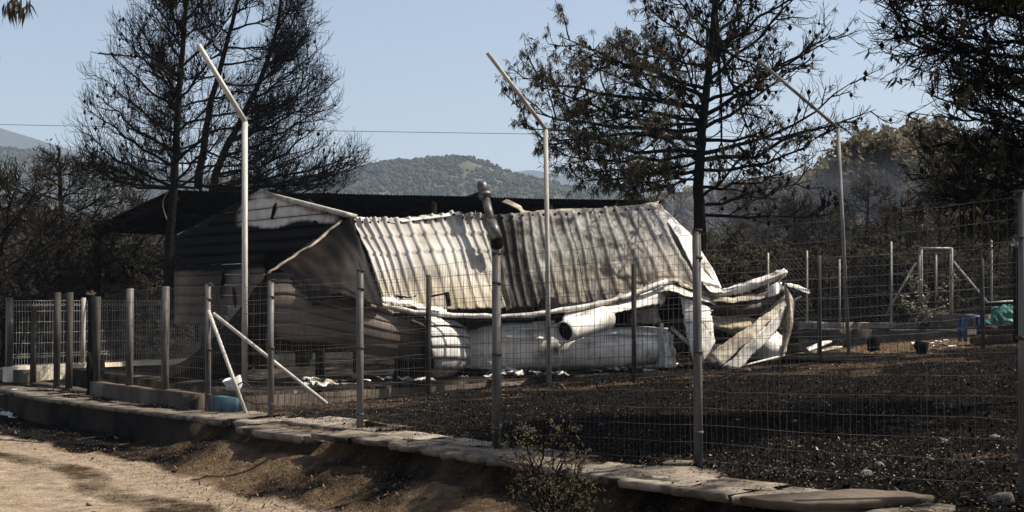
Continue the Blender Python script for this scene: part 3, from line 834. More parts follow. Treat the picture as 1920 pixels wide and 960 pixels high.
# holes burnt through the gable are shown by torn dark flaps standing proud of it
for (x, z, a1, a2, rot) in ((2.55, 3.34, 0.05, 0.16, 0.5), (1.05, 3.02, 0.12, 0.07, 0.1), (4.6, 2.0, 0.06, 0.3, 0.15), (4.1, 1.75, 0.05, 0.22, -0.2)):
    b = MB(); pts = []
    for k in range(11):
        t = k / 11 * 2 * math.pi; rr_ = rnd.uniform(0.75, 1.15)
        u, v = a1 * math.cos(t) * rr_, a2 * math.sin(t) * rr_
        pts.append(HP(-0.05 - 0.012 * rnd.random(), x + u * math.cos(rot) - v * math.sin(rot), z + u * math.sin(rot) + v * math.cos(rot)))
    P = np.array(pts); b.add(np.concatenate((P, P + np.array((0.02, 0.016, 0)))), [(k, (k + 1) % 11, 11 + (k + 1) % 11, 11 + k) for k in range(11)], None, [list(range(11))[::-1], list(range(11, 22))])
    b.build('burnt_hole', M['char'], house)

# rake fascia boards
b = MB(); add_bar(b, W(510, 366, 24.35), W(657, 404, 21.75), 0.26, 0.075, up=(0.15, 0, 1)); b.build('fascia', M['pole'], house)
b = MB(); add_bar(b, W(508, 367, 24.40), W(338, 441, 27.2), 0.14, 0.06, up=(-0.1, 0, 1)); b.build('fascia', M['scrap_brown'], house)

# big pressed tile roof sheet hanging from the eaves
top_l = [(660, 408, 21.9), (715, 410, 22.1), (800, 405, 22.5), (862, 401, 22.8), (930, 402, 23.05), (1000, 397, 23.4), (1080, 394, 23.9), (1160, 389, 24.4), (1238, 383, 24.8)]
mid_l = [(690, 490, 21.45), (745, 488, 21.65), (822, 484, 22.0), (885, 482, 22.4), (945, 482, 22.75), (1015, 475, 22.95), (1100, 468, 23.4), (1190, 462, 23.9), (1290, 462, 24.3)]
bot_l = [(722, 573, 20.95), (775, 576, 21.1), (850, 580, 21.4), (910, 582, 21.7), (965, 580, 22.2), (1035, 574, 22.3), (1125, 566, 22.7), (1225, 556, 23.2), (1348, 545, 23.7)]
nu, nv = 560, 60
G = surf([top_l, mid_l, bot_l], nu, nv)
Nn = grid_normals(G)
if Nn[10, 10] @ np.array((0, -1, 0.3)) < 0: Nn = -Nn
u = np.linspace(0, 1, nu)[None]; v = np.linspace(0, 1, nv)[:, None]
ribs = 30.0
ph = (u * ribs + 0.25 * np.sin(u * 9) + 0.10 * np.sin(v * 5 + u * 30)) % 1.0
prof = np.where(ph < 0.42, np.sin(ph / 0.42 * math.pi) ** 0.7, -0.12 * np.sin((ph - 0.42) / 0.58 * math.pi))
fade = 1 - 0.55 * smooth(0.45, 0.95, v) * smooth(0.55, 0.2, u)
step = ((v * 4.4 + 0.012 * np.sin(u * 40)) % 1.0)
G2 = G + Nn * (0.034 * prof * fade + 0.026 * (step ** 2) * smooth(0.8, 0.5, v) * smooth(0.60, 0.45, u) + 0.10 * fbm(u * 5 + 0 * v, v * 2.0 + 0 * u, 61, 3) * smooth(0, 0.1, v) + (0.012 + 0.03 * smooth(0.45, 0.7, u)) * fbm(u * 26 + 0 * v, v * 9 + 0 * u, 62, 4))[..., None]
seam = np.exp(-((u - (0.455 + 0.02 * v)) / 0.012) ** 2) * (0.4 + 0.6 * v)
G2 = G2 - Nn * (0.10 * seam)[..., None]
G2[..., 2] += 0.015 * vnoise(u * 26 + 0 * v, v * 0, 64) * (1 - v) + 0.05 * smooth(0.30, 0.345, u) * smooth(0.36, 0.346, u) * (1 - v)
soot = 0.18 + 0.36 * smooth(0.36, 0.60, u) * smooth(1.2, 0.8, u) + 0.5 * np.exp(-((u - 0.50 - 0.03 * v) / 0.05) ** 2) + 0.14 * smooth(0.75, 1.0, v) + 0.25 * np.exp(-((u - 0.40) / 0.03) ** 2) * smooth(0.3, 0.05, v)  # soot, plus flue and pine shadows painted into the middle and right
soot = soot + 0.10 * (1 - prof) * smooth(0.3, 0.6, u) + 0.0 * v  # pans between the ribs painted darker, as shadow streaks, at right
rust = smooth(0.5, 0.95, v + 0.10 * (u - 0.3)) * (0.75 + 0 * u)
soot = np.clip(soot - 0.12, 0, 1) + 0 * u; rust = rust + 0 * u
kk = [0, 187, 257, 402, nu]
for a, c in zip(kk[:-1], kk[1:]):
    S = G2[:, a:min(c + 3, nu)] + Nn[:, a:min(c + 3, nu)] * (0.007 if a in (187, 402) else 0)
    S = ragged(S, 0.006, a)
    roofb = MB(); add_sheet(roofb, S, 0.004)
    roofb.build('roof_sheet', M['roof'], house, True, None, {'soot': np.tile(soot[:, a:min(c + 3, nu)].ravel(), 2), 'rust': np.tile(rust[:, a:min(c + 3, nu)].ravel(), 2)})
# bolts along its top edge
b = MB()
for k in range(3, nu - 6, 19):
    p = G2[3, k] + Nn[3, k] * 0.015
    add_box(b, p, (0.035, 0.035, 0.035), rnd.random(), 0.006)
b.build('bolt', M['char'], house, False, 'stuff')
# its lapped black left edge
Ge = G2[:, :3].copy(); e0 = G2[:, 0] + np.array((-0.015, -0.01, -0.03)); e1 = e0 + np.array((-0.09, 0.02, -0.05)) - Nn[:, 0] * 0.14
add = MB(); add_sheet(add, np.stack((e0 + Nn[:, 0] * 0.012, e0 * 0.5 + e1 * 0.5, e1), 1), 0.006); add.build('roof_edge', M['sootsheet'], house, True)
# ridge strip torn up at the top edge
strip = surf([[(640, 402, 21.85), (690, 409, 22.05), (740, 413, 22.2), (800, 405, 22.45), (862, 397, 22.8)], [(642, 405, 21.8), (691, 413, 22.0), (741, 417, 22.15), (801, 410, 22.4), (862, 403, 22.75)]], 40, 4)
b = MB(); add_sheet(b, wrinkle(strip, 0.02, 5, 4), 0.006); b.build('eaves_strip', M['scrap'], house, True)
strip = surf([[(950, 374, 23.6), (975, 385, 23.5), (990, 396, 23.45), (1060, 391, 23.9), (1150, 389, 24.5), (1235, 377, 24.9)], [(940, 378, 23.5), (968, 391, 23.4), (990, 402, 23.35), (1060, 397, 23.8), (1150, 394, 24.4), (1235, 384, 24.8)]], 50, 4)
b = MB(); add_sheet(b, wrinkle(strip, 0.03, 4, 9), 0.006); b.build('eaves_strip', M['scrap_brown'], house, True)
# right hand torn end of the roof sheet running down to the wreck
end = surf([[(1228, 384, 24.9), (1244, 387, 24.85), (1258, 402, 24.8)], [(1268, 440, 24.3), (1292, 447, 24.3), (1306, 455, 24.3)], [(1300, 500, 23.8), (1330, 510, 23.9), (1345, 520, 23.9)], [(1330, 545, 23.3), (1350, 546, 23.4), (1358, 548, 23.5)]], 24, 60)
b = MB(); add_sheet(b, wrinkle(end, 0.10, 3.2, 12), 0.005); b.build('torn_sheet', M['scrap_white'], house, True)

# collapsed front wall: long boards bent outwards, sagging from left to right
top_r = [(498, 512, 20.5), (545, 512, 20.55), (600, 530, 20.6), (660, 552, 20.75), (730, 574, 21.0), (812, 594, 21.45)]
bul_r = [(500, 560, 20.2), (548, 560, 20.2), (600, 575, 20.25), (660, 592, 20.45), (730, 610, 20.75), (812, 625, 21.3)]
low_r = [(505, 620, 20.15), (555, 622, 20.2), (605, 627, 20.25), (662, 636, 20.45), (732, 650, 20.8), (812, 660, 21.4)]
bot_r = [(512, 652, 20.3), (560, 660, 20.35), (610, 654, 20.4), (664, 660, 20.6), (734, 672, 20.95), (812, 684, 21.6)]
NB = 7
G = surf([top_r, bul_r, low_r, bot_r], 64, NB * 4 + 1)
G = wrinkle(G, 0.03, 1.0, 21, 0.4)
GN = grid_normals(G)
sg = 1 if GN[5, 5] @ np.array((0, -1, 0)) > 0 else -1
for k in range(NB):
    S = G[k * 4:k * 4 + 5].copy()
    S += sg * GN[k * 4:k * 4 + 5] * (0.010 * np.linspace(0, 1, 5))[:, None, None]
    S[0, :, 2] -= 0.006
    uu = np.repeat(np.linspace(0, 1, 64)[None], 5, 0); vv = (k + np.repeat(np.linspace(0, 1, 5)[:, None], 64, 1)) / NB
    s = 0.75 * smooth(0.25, 0.02, vv) * smooth(0.75, 0.3, uu) + 0.95 * smooth(0.72, 0.95, vv) * smooth(0.62, 0.3, uu) + 0.6 * smooth(0.08, 0.0, uu) + 0.5 * smooth(0.86, 1.0, uu) + 0.20
    b = MB(); add_sheet(b, S, 0.008)
    b.build('board', M['cladding'], house, True, None, {'soot': np.tile(np.clip(s, 0, 1).ravel(), 2)})
# dark flap of burnt soffit hanging over it
flap = surf([[(522, 505, 20.7), (556, 472, 21.1), (606, 436, 21.6), (656, 405, 21.8)],
             [(545, 522, 20.45), (590, 500, 20.7), (640, 470, 21.1), (675, 452, 21.4)],
             [(568, 548, 20.2), (612, 530, 20.3), (665, 515, 20.7), (698, 512, 21.05)],
             [(590, 574, 20.05), (634, 548, 20.05), (686, 566, 20.3), (720, 576, 20.7)]], 46, 30)
cr_ = np.sin(np.linspace(0, 1, 46) * 2 * math.pi * 6)[None] * 0.006
flap = ragged(wrinkle(flap, 0.05, 2.2, 33), 0.02, 5); flap = flap + grid_normals(flap) * cr_[..., None]
b = MB(); add_sheet(b, flap, 0.006)
b.build('soffit', sooted('burnt_soffit', (0.008, 0.006, 0.005), (0.045, 0.030, 0.021), scale=2.0, nsc=3, streak=(1, 1, 1)), house, True, None, {'soot': np.tile(np.clip(0.50 + 0.5 * np.abs(np.linspace(-1, 1, 46))[None] ** 3 + 0 * flap[..., 0], 0, 1).ravel(), 2)})
b = MB()
pts = catmull(np.array([W(500, 515, 20.6), W(540, 487, 20.9), W(590, 455, 21.3), W(640, 414, 21.75)]), 14)
add_sweep(b, pts + rng.normal(size=pts.shape) * 0.008, 0.05 + 0.02 * rng.random(len(pts)), 0.028)
b.build('edge_strip', M['scrap_brown'], house)
# black sheet sweeping from the corner down to the ground on the left
blk = surf([[(505, 508, 20.9), (486, 535, 21.0), (452, 580, 21.0), (400, 640, 20.9), (306, 692, 20.7)],
            [(520, 560, 20.6), (492, 590, 20.6), (462, 628, 20.5), (415, 668, 20.4), (312, 706, 20.3)],
            [(520, 640, 20.7), (500, 660, 20.8), (470, 690, 20.8), (420, 708, 20.6), (318, 718, 20.4)]], 40, 16)
b = MB(); add_sheet(b, wrinkle(blk, 0.12, 1.4, 44), 0.008); b.build('burnt_shade_sheet', M['sootsheet'], house, True)
# underside: floor beams on short stilts
b = MB(); add_bar(b, HP(-0.4, 0.6, 0.92), HP(3.2, 0.6, 0.92), 0.12, 0.16); b.build('floor_beam', M['char'], house)
for a, bb in ((-0.2, 0.6), (0.7, 0.8), (1.6, 0.6), (2.6, 0.7), (0.2, 3.4), (1.2, 3.6)):
    b = MB(); add_bar(b, HP(a, bb, 0.3), HP(a, bb, 1.0), 0.12 if bb < 2 else 0.2); b.build('stilt', M['char'], house)

# barrel shaped curl of boards at the right end of that wall
c0 = [(796, 592, 20.6), (824, 593, 21.2), (850, 599, 22.3)]
c1 = [(804, 622, 20.25), (842, 620, 21.0), (880, 624, 22.3)]
c2 = [(808, 650, 20.15), (848, 649, 20.95), (885, 651, 22.3)]
c3 = [(808, 680, 20.3), (845, 681, 21.05), (876, 683, 22.2)]
c4 = [(802, 704, 20.7), (822, 707, 21.2), (843, 705, 22.0)]
NB = 6
G = surf([c0, c1, c2, c3, c4], 18, NB * 4 + 1); GN = grid_normals(G); sg = 1 if GN[8, 5] @ np.array((0, -1, 0)) > 0 else -1
for k in range(NB):
    S = G[k * 4:k * 4 + 5].copy(); S += sg * GN[k * 4:k * 4 + 5] * (0.024 * np.linspace(0, 1, 5) - 0.02 * (np.linspace(0, 1, 5) < 0.05))[:, None, None]
    b = MB(); add_sheet(b, S, 0.006)
    s = 0.05 + 0.4 * smooth(0.2, 0, np.linspace(0, 1, 18))[None] + 0.0 * S[..., 0] + (0.25 if k >= 4 else 0)
    b.build('board', M['gable_paint'], house, True, None, {'soot': np.tile(np.clip(s, 0, 1).ravel(), 2)})

# white curved cladding lying along the slab
def sheet(name, rows, nu, nv, mat, amp=0.03, sc=2.0, seed=1, th=0.006, parent=None, lin=False, label=None, soot=None):
    G = ragged(wrinkle(surf(rows, nu, nv, lin), amp, sc, seed), 0.014, seed)
    b = MB(); add_sheet(b, G, th)
    o = b.build(name, M[mat], parent or house, True, None, None if soot is None else {'soot': np.full(2 * nu * nv, soot)})
    if label: o['label'] = label
    return o
sheet('cladding_sheet', [[(872, 606, 23.0), (940, 600, 23.2), (1040, 598, 23.5)],
                         [(868, 612, 22.5), (935, 606, 22.7), (1040, 604, 22.9)],
                         [(868, 622, 22.3), (935, 618, 22.35), (1045, 616, 22.55)],
                         [(872, 650, 22.15), (940, 650, 22.2), (1050, 648, 22.4)],
                         [(876, 680, 22.25), (940, 684, 22.3), (1050, 684, 22.5)],
                         [(880, 693, 22.5), (940, 697, 22.55), (1050, 694, 22.8)]], 40, 40, 'scrap_white', 0.016, 1.4, 3)
sheet('cladding_sheet', [[(1040, 618, 23.6), (1120, 614, 23.8), (1200, 612, 24.1), (1252, 614, 24.3)],
                         [(1038, 622, 22.9), (1120, 616, 23.1), (1200, 615, 23.4), (1252, 618, 23.7)],
                         [(1036, 632, 22.6), (1120, 626, 22.85), (1200, 624, 23.15), (1250, 628, 23.4)],
                         [(1036, 655, 22.5), (1120, 655, 22.7), (1200, 650, 23.0), (1250, 650, 23.3)],
                         [(1036, 682, 22.6), (1120, 682, 22.8), (1200, 676, 23.1), (1246, 672, 23.4)],
                         [(1040, 695, 22.9), (1120, 692, 23.1), (1200, 686, 23.4), (1244, 682, 23.7)]], 46, 40, 'scrap_white', 0.016, 1.4, 8)
for a, c, r in ((( 938, 632, 22.15), (1018, 634, 22.3), 0.035), ((1000, 606, 22.55), (1040, 605, 22.7), 0.03), ((968, 618, 22.28), (1030, 616, 22.45), 0.03), ((1140, 628, 22.8), (1235, 627, 23.2), 0.03)):
    b = MB(); add_tube(b, [W(*a), W((a[0] + c[0]) / 2, (a[1] + c[1]) / 2 - 1, (a[2] + c[2]) / 2 - 0.03), W(*c)], [r * 0.5, r, r * 0.6], 8); b.build('raised_rib', M['scrap_white'], house, True)
# white scrap at the foot between curl and cladding
sheet('cladding_sheet', [[(878, 655, 22.6), (915, 660, 22.3), (965, 690, 22.5)], [(878, 672, 22.35), (915, 676, 22.1), (970, 694, 22.3)], [(872, 690, 22.3), (915, 692, 22.1), (975, 697, 22.2)]], 20, 12, 'scrap', 0.05, 4, 5)
# rolled pipe of sheet with an open dark end
rp = [W(1056, 623, 21.2), W(1092, 610, 21.75), W(1134, 597, 22.4)]
axis = (rp[-1] - rp[0]) / np.linalg.norm(rp[-1] - rp[0])
b = MB(); pts = catmull(np.array(rp), 9)
vo, qo = tubes(pts[None], np.full((1, 9), 0.20) * np.linspace(0.9, 1.08, 9)[None], 18); b.add(vo, qo)
vi, qi = tubes(pts[None], np.full((1, 9), 0.185) * np.linspace(0.9, 1.08, 9)[None], 18); b.add(vi, qi[:, ::-1])
k = 18; mV = len(vo); b.q.append(np.array([(i, mV + i, mV + (i + 1) % k, (i + 1) % k) for i in range(k)]))
o = b.build('rolled_sheet', M['scrap_white'], house, True)
b = MB(); add_tube(b, [pts[1], pts[2]], 0.17, 16); b.build('dark_plug', M['char'], o)  # black plug stands in for the shade inside the roll
sheet('folded_sheet', [[(1060, 586, 22.2), (1120, 572, 22.5), (1180, 556, 22.9), (1232, 540, 23.2), (1252, 538, 23.4)],
                       [(1055, 598, 21.95), (1120, 584, 22.2), (1180, 566, 22.7), (1235, 552, 23.0), (1250, 552, 23.3)],
                       [(1060, 612, 21.9), (1120, 596, 22.15), (1180, 580, 22.6), (1235, 570, 22.95), (1246, 568, 23.25)]], 40, 14, 'scrap_white', 0.02, 2.5, 17, lin=True)
# long bent gutter under the roof sheet
for k, (pts, w, h, mt) in enumerate((([(708, 572, 20.75), (790, 586, 21.0), (880, 592, 21.4), (985, 591, 21.8), (1080, 578, 22.2), (1160, 560, 22.6), (1250, 528, 23.1)], 0.10, 0.075, 'scrap'),
                                     ([(740, 590, 20.95), (820, 597, 21.2), (900, 600, 21.6), (1000, 600, 22.0), (1080, 590, 22.3)], 0.12, 0.05, 'char'))):
    P = catmull(np.array([W(*p) for p in pts]), 30)
    b = MB()
    P = P + rng.normal(size=P.shape) * 0.007
    add_sweep(b, P, w * (0.85 + 0.3 * rng.random(len(P))), h * (0.8 + 0.4 * rng.random(len(P))))
    b.build('gutter', M[mt], house)
# black sheet standing in for the shade of the hollow under the roof
sheet('burnt_shade_sheet', [[(730, 578, 21.9), (900, 588, 22.5), (1060, 585, 23.2), (1240, 560, 24.2)], [(740, 640, 22.2), (900, 650, 22.8), (1060, 650, 23.9), (1240, 640, 24.7)], [(740, 706, 22.4), (900, 700, 23.2), (1060, 695, 24.2), (1240, 690, 25.0)]], 20, 8, 'sootsheet', 0.03, 1, 2)

# loose crumpled sheets of the right hand end
sheet('tile_strip', [[(1040, 580, 22.9), (1100, 574, 23.1), (1160, 556, 23.3), (1215, 530, 23.4), (1258, 516, 23.5), (1300, 532, 23.6), (1345, 552, 23.7)],
                     [(1040, 587, 22.6), (1100, 581, 22.8), (1160, 564, 23.0), (1215, 540, 23.1), (1258, 524, 23.15), (1300, 543, 23.3), (1348, 560, 23.5)]], 70, 6, 'scrap_brown', 0.06, 6, 23)
sheet('tile_strip', [[(1072, 570, 23.2), (1098, 540, 23.3), (1120, 556, 23.4)], [(1076, 576, 22.9), (1104, 552, 22.9), (1126, 566, 23.1)]], 14, 6, 'scrap', 0.05, 5, 25)
sheet('folded_sheet', [[(1225, 536, 23.2), (1262, 532, 23.2), (1305, 548, 23.4), (1345, 556, 23.6)], [(1228, 548, 23.0), (1262, 546, 22.95), (1308, 562, 23.2), (1342, 572, 23.4)]], 24, 8, 'scrap', 0.03, 3, 27, lin=True)
sheet('folded_sheet', [[(1276, 556, 23.3), (1306, 566, 23.2), (1332, 574, 23.4)], [(1282, 600, 23.1), (1308, 606, 23.0), (1336, 606, 23.2)], [(1290, 640, 23.0), (1312, 642, 22.9), (1340, 640, 23.1)], [(1300, 676, 23.0), (1318, 678, 22.9), (1345, 670, 23.1)]], 14, 30, 'scrap_white', 0.018, 3, 29, lin=True)
for k in range(5):
    b = MB(); y = 585 + k * 20; add_bar(b, W(1282 + k * 3, y, 23.02), W(1337 + k, y - 3, 23.1), 0.012, 0.02); b.build('board_joint', M['scrap_brown'], house)
sheet('burnt_shade_sheet', [[(1224, 560, 23.9), (1260, 550, 24.0), (1300, 560, 24.2)], [(1226, 600, 24.0), (1260, 600, 24.1), (1300, 600, 24.3)], [(1240, 655, 24.0), (1262, 660, 24.1), (1305, 675, 24.3)]], 10, 10, 'sootsheet', 0.05, 2, 31)  # black sheet stands in for shade inside the open cavity
b = MB(); add_bar(b, W(1258, 614, 23.4), W(1300, 652, 23.2), 0.07, 0.05); b.build('broken_batten', M['scrap'], house)
b = MB(); add_bar(b, W(1240, 606, 23.2), W(1250, 680, 23.1), 0.05, 0.04); b.build('broken_batten', M['scrap'], house)
sheet('cladding_sheet', [[(1232, 618, 23.6), (1250, 622, 23.2), (1262, 626, 23.5)], [(1230, 650, 23.5), (1250, 652, 23.1), (1266, 652, 23.4)], [(1226, 690, 23.4), (1248, 690, 23.0), (1270, 690, 23.3)]], 12, 12, 'scrap', 0.06, 4, 33)
# rising lit beam and the flaps beyond it
sheet('roof_beam', [[(1340, 546, 23.6), (1400, 528, 23.9), (1472, 503, 24.2)], [(1342, 552, 23.45), (1402, 535, 23.7), (1476, 510, 24.0)], [(1342, 560, 23.5), (1402, 546, 23.75), (1474, 518, 24.1)]], 30, 9, 'scrap', 0.02, 5, 35)
sheet('tile_strip', [[(1330, 556, 23.5), (1380, 556, 23.6), (1430, 548, 23.8), (1462, 528, 24.1)], [(1334, 566, 23.35), (1380, 566, 23.4), (1432, 558, 23.6), (1462, 540, 23.9)]], 24, 5, 'scrap_brown', 0.04, 4, 37)
sheet('burnt_shade_sheet', [[(1330, 566, 23.9), (1400, 566, 24.1), (1450, 552, 24.3)], [(1325, 595, 24.0), (1400, 598, 24.2), (1452, 585, 24.4)], [(1325, 640, 24.1), (1400, 645, 24.3), (1455, 640, 24.5)]], 16, 12, 'sootsheet', 0.05, 2, 39)
sheet('insulation', [[(1322, 592, 23.7), (1380, 590, 23.75), (1425, 600, 23.8)], [(1330, 610, 23.4), (1380, 612, 23.3), (1430, 606, 23.5)], [(1345, 620, 23.5), (1385, 628, 23.4), (1420, 618, 23.6)]], 22, 12, 'scrap_ochre', 0.05, 4, 41)
sheet('folded_sheet', [[(1420, 600, 23.8), (1450, 575, 23.9), (1474, 556, 24.0)], [(1390, 630, 23.5), (1440, 598, 23.6), (1476, 568, 23.8)]], 16, 6, 'scrap_brown', 0.03, 4, 43)
sheet('folded_sheet', [[(1330, 664, 22.6), (1388, 622, 22.9), (1436, 588, 23.3), (1474, 560, 23.7)],
                       [(1352, 686, 22.35), (1408, 636, 22.7), (1446, 600, 23.15), (1477, 570, 23.6)]], 30, 10, 'scrap_brown', 0.02, 2.5, 45, lin=True)
sheet('folded_sheet', [[(1353, 688, 22.3), (1409, 638, 22.65), (1447, 602, 23.1), (1477, 572, 23.6)],
                       [(1386, 692, 22.5), (1424, 655, 22.8), (1455, 620, 23.3), (1477, 585, 23.8)]], 30, 10, 'scrap', 0.02, 2.5, 47, lin=True)
sheet('folded_sheet', [[(1472, 532, 23.9), (1480, 548, 23.7), (1490, 562, 23.8)], [(1470, 590, 23.7), (1482, 592, 23.4), (1488, 596, 23.6)], [(1464, 665, 23.4), (1469, 664, 23.3), (1474, 662, 23.5)]], 8, 30, 'scrap_brown', 0.03, 3, 49)
sheet('folded_sheet', [[(1472, 530, 24.2), (1495, 533, 24.0), (1518, 543, 23.9)], [(1478, 537, 24.0), (1498, 543, 23.8), (1518, 550, 23.8)]], 14, 6, 'scrap', 0.04, 4, 51)
sheet('folded_sheet', [[(1438, 540, 23.8), (1455, 530, 23.7), (1466, 530, 23.9)], [(1440, 558, 23.6), (1456, 552, 23.4), (1462, 545, 23.7)]], 10, 8, 'scrap_white', 0.03, 4, 53)
b = MB(); add_bar(b, W(1484, 565, 23.8), W(1502, 556, 23.9), 0.03, 0.03); b.build('broken_batten', M['scrap'], house)
b = MB()
for a, c in (((1368, 692, 22.5), (1470, 666, 23.4)),): add_bar(b, W(*a), W(*c), 0.04, 0.03)
b.build('broken_batten', M['scrap'], house)

sheet('folded_sheet', [[(1306, 542, 23.75), (1350, 560, 23.55), (1410, 562, 23.65), (1472, 534, 24.0)], [(1310, 566, 23.6), (1354, 578, 23.4), (1415, 578, 23.5), (1472, 546, 23.9)], [(1318, 588, 23.75), (1362, 594, 23.6), (1424, 590, 23.7), (1468, 560, 24.0)]], 34, 14, 'scrap_grey', 0.09, 3, 61)
sheet('folded_sheet', [[(1326, 640, 23.3), (1352, 650, 23.0), (1380, 640, 23.3)], [(1316, 672, 23.0), (1346, 690, 22.7), (1380, 676, 23.0)]], 14, 8, 'scrap_grey', 0.08, 4, 63)
sheet('folded_sheet', [[(1425, 560, 24.2), (1450, 548, 24.0), (1478, 545, 24.1)], [(1430, 590, 24.0), (1456, 580, 23.8), (1482, 572, 23.9)]], 14, 8, 'scrap', 0.08, 4, 65)
sheet('burnt_shade_sheet', [[(872, 610, 22.2), (905, 600, 22.15), (945, 592, 22.1)], [(878, 622, 22.1), (908, 612, 22.05), (948, 602, 22.0)]], 12, 4, 'sootsheet', 0.03, 4, 67)
sheet('burnt_shade_sheet', [[(1004, 566, 22.4), (1020, 555, 22.3), (1040, 556, 22.3), (1052, 568, 22.5)], [(1002, 576, 22.2), (1020, 576, 22.0), (1038, 576, 22.0), (1054, 576, 22.3)]], 14, 6, 'sootsheet', 0.05, 4, 69)
sheet('scrap_strip', [[(716, 556, 20.9), (752, 560, 20.95), (800, 572, 21.1), (838, 579, 21.3)], [(716, 566, 20.8), (752, 570, 20.85), (800, 581, 21.0), (838, 585, 21.2)]], 24, 5, 'scrap_white', 0.05, 4, 71)
sheet('burnt_strip', [[(742, 553, 20.95), (762, 556, 20.98), (780, 555, 21.05)], [(742, 556, 20.93), (762, 559, 20.96), (780, 557, 21.03)]], 10, 3, 'sootsheet', 0.02, 4, 73)
b = MB(); add_bar(b, W(806, 556, 21.0), W(838, 550, 21.1), 0.03, 0.03); add_bar(b, W(838, 548, 21.1), W(842, 574, 21.05), 0.06, 0.05); b.build('hanging_rag', M['char'], house)
sheet('folded_sheet', [[(1130, 566, 22.7), (1165, 552, 22.9), (1205, 535, 23.2)], [(1128, 576, 22.5), (1166, 566, 22.6), (1208, 550, 22.9)]], 18, 6, 'scrap_brown', 0.10, 5, 75)
sheet('folded_sheet', [[(1185, 588, 23.0), (1215, 578, 23.1), (1232, 574, 23.2)], [(1178, 606, 23.2), (1212, 606, 23.0), (1240, 604, 23.2)]], 14, 8, 'scrap_brown', 0.06, 4, 77)
# white plastic tank half buried under the sheets at the right end
tank = empty('water_tank', W(1440, 672, 24.0), 'white rounded tank under the crumpled sheets at the right end of the wreck', 'tank')
G = surf([[(1402, 628, 24.9), (1440, 612, 24.9), (1468, 630, 24.9)], [(1394, 640, 24.2), (1436, 628, 24.0), (1470, 640, 24.3)], [(1392, 655, 24.0), (1436, 650, 23.8), (1471, 652, 24.1)], [(1394, 674, 24.1), (1436, 674, 23.9), (1470, 668, 24.2)]], 20, 20)
b = MB(); add_sheet(b, G, 0.01); b.build('shell', M['scrap_white'], tank, True)
b = MB(); add_bar(b, W(1398, 652, 23.95), W(1470, 648, 24.02), 0.03, 0.03); b.build('band', M['scrap_white'], tank)

# stove flue standing askew through the roof sheet
flue = empty('flue_pipe', W(932, 470, 22.4), 'sooty metal flue pipe leaning over the middle of the crumpled roof', 'flue pipe')
b = MB(); add_tube(b, [W(911, 374, 22.65), W(922, 420, 22.45)], 0.075, 14); b.build('pipe', M['flue'], flue, True)
b = MB(); add_tube(b, [W(903, 343, 22.8), W(904.5, 349, 22.78), W(911, 372, 22.66)], [0.088, 0.095, 0.095], 14); b.build('cowl', M['flue'], flue, True)
b = MB(); add_tube(b, [W(908.5, 363, 22.7), W(910, 369, 22.68)], 0.118, 14); b.build('collar', M['flue'], flue, True)
b = MB(); add_tube(b, [W(921, 416, 22.48), W(933, 447, 22.3)], 0.093, 14); b.build('lower_pipe', M['flue'], flue, True)
b = MB(); add_tube(b, [W(930, 440, 22.45), W(932, 462, 22.3)], 0.10, 12); b.build('roof_collar', M['char'], flue, True)
sheetG = surf([[(872, 369, 23.1), (890, 362, 23.0), (906, 358, 22.9)], [(874, 373, 23.0), (892, 369, 22.9), (908, 367, 22.8)]], 8, 4)
b = MB(); add_sheet(b, sheetG, 0.006); b.build('flashing', M['sootsheet'], flue)

# burnt lean-to canopy behind the house: high front edge, falling to the back
canopy = empty('open_shed', W(175, 690, 31), 'black burnt open shed with a corrugated roof behind the house', 'shed')
F0, F1 = W(322, 357, 27.5), W(1242, 377, 31.5)
Bk0, Bk1 = W(174, 427, 31.5), F1 + np.array((-2.9, 4.4, -0.95))
n = 640
t = np.linspace(0, 1, n)
G = np.array([[F0 * (1 - a) + F1 * a for a in t], [(F0 + Bk0) / 2 * (1 - a) + (F1 + Bk1) / 2 * a for a in t], [Bk0 * (1 - a) + Bk1 * a for a in t]])
G[..., 2] += (0.018 * np.sin(t * 2 * math.pi * 150))[None] + (0.03 * fbm(t * 14, t * 0, 71, 3))[None]
b = MB(); add_sheet(b, G, 0.004); b.build('corrugated_roof', M['sootsheet'], canopy, True)
for f in (0.02, 0.5, 0.98):
    b = MB(); a = F0 * (1 - f) + Bk0 * f - np.array((0, 0, .07)); c = F1 * (1 - f) + Bk1 * f - np.array((0, 0, .07)); add_bar(b, a, c, 0.08, 0.10); b.build('purlin', M['char'], canopy)
for f in np.linspace(0.01, 0.99, 5):
    b = MB(); a = F0 * (1 - f) + F1 * f - np.array((0, 0, .17)); c = Bk0 * (1 - f) + Bk1 * f - np.array((0, 0, .17)); add_bar(b, a, c, 0.08, 0.10); b.build('rafter', M['char'], canopy)
    for p in ((a, c) if 0.02 < f < 0.98 else ((c,) if f < 0.5 else (a, c))):
        b = MB(); add_bar(b, (p[0], p[1], 0.1), p, 0.11); b.build('post', M['char'], canopy)
b = MB(); add_bar(b, W(190, 428, 31.4), W(178, 520, 31.4), 0.06); b.build('brace', M['char'], canopy)
bw = np.array([Bk0 * (1 - a) + Bk1 * a for a in np.linspace(0.32, 1, 12)])
G = np.stack([bw - np.array((0, 0, 0.02)), bw - np.array((0, 0, 1.6)), np.stack((bw[:, 0], bw[:, 1], np.full(12, 0.3)), -1)])
b = MB(); add_sheet(b, G, 0.03); b.build('back_wall', M['sootsheet'], canopy)
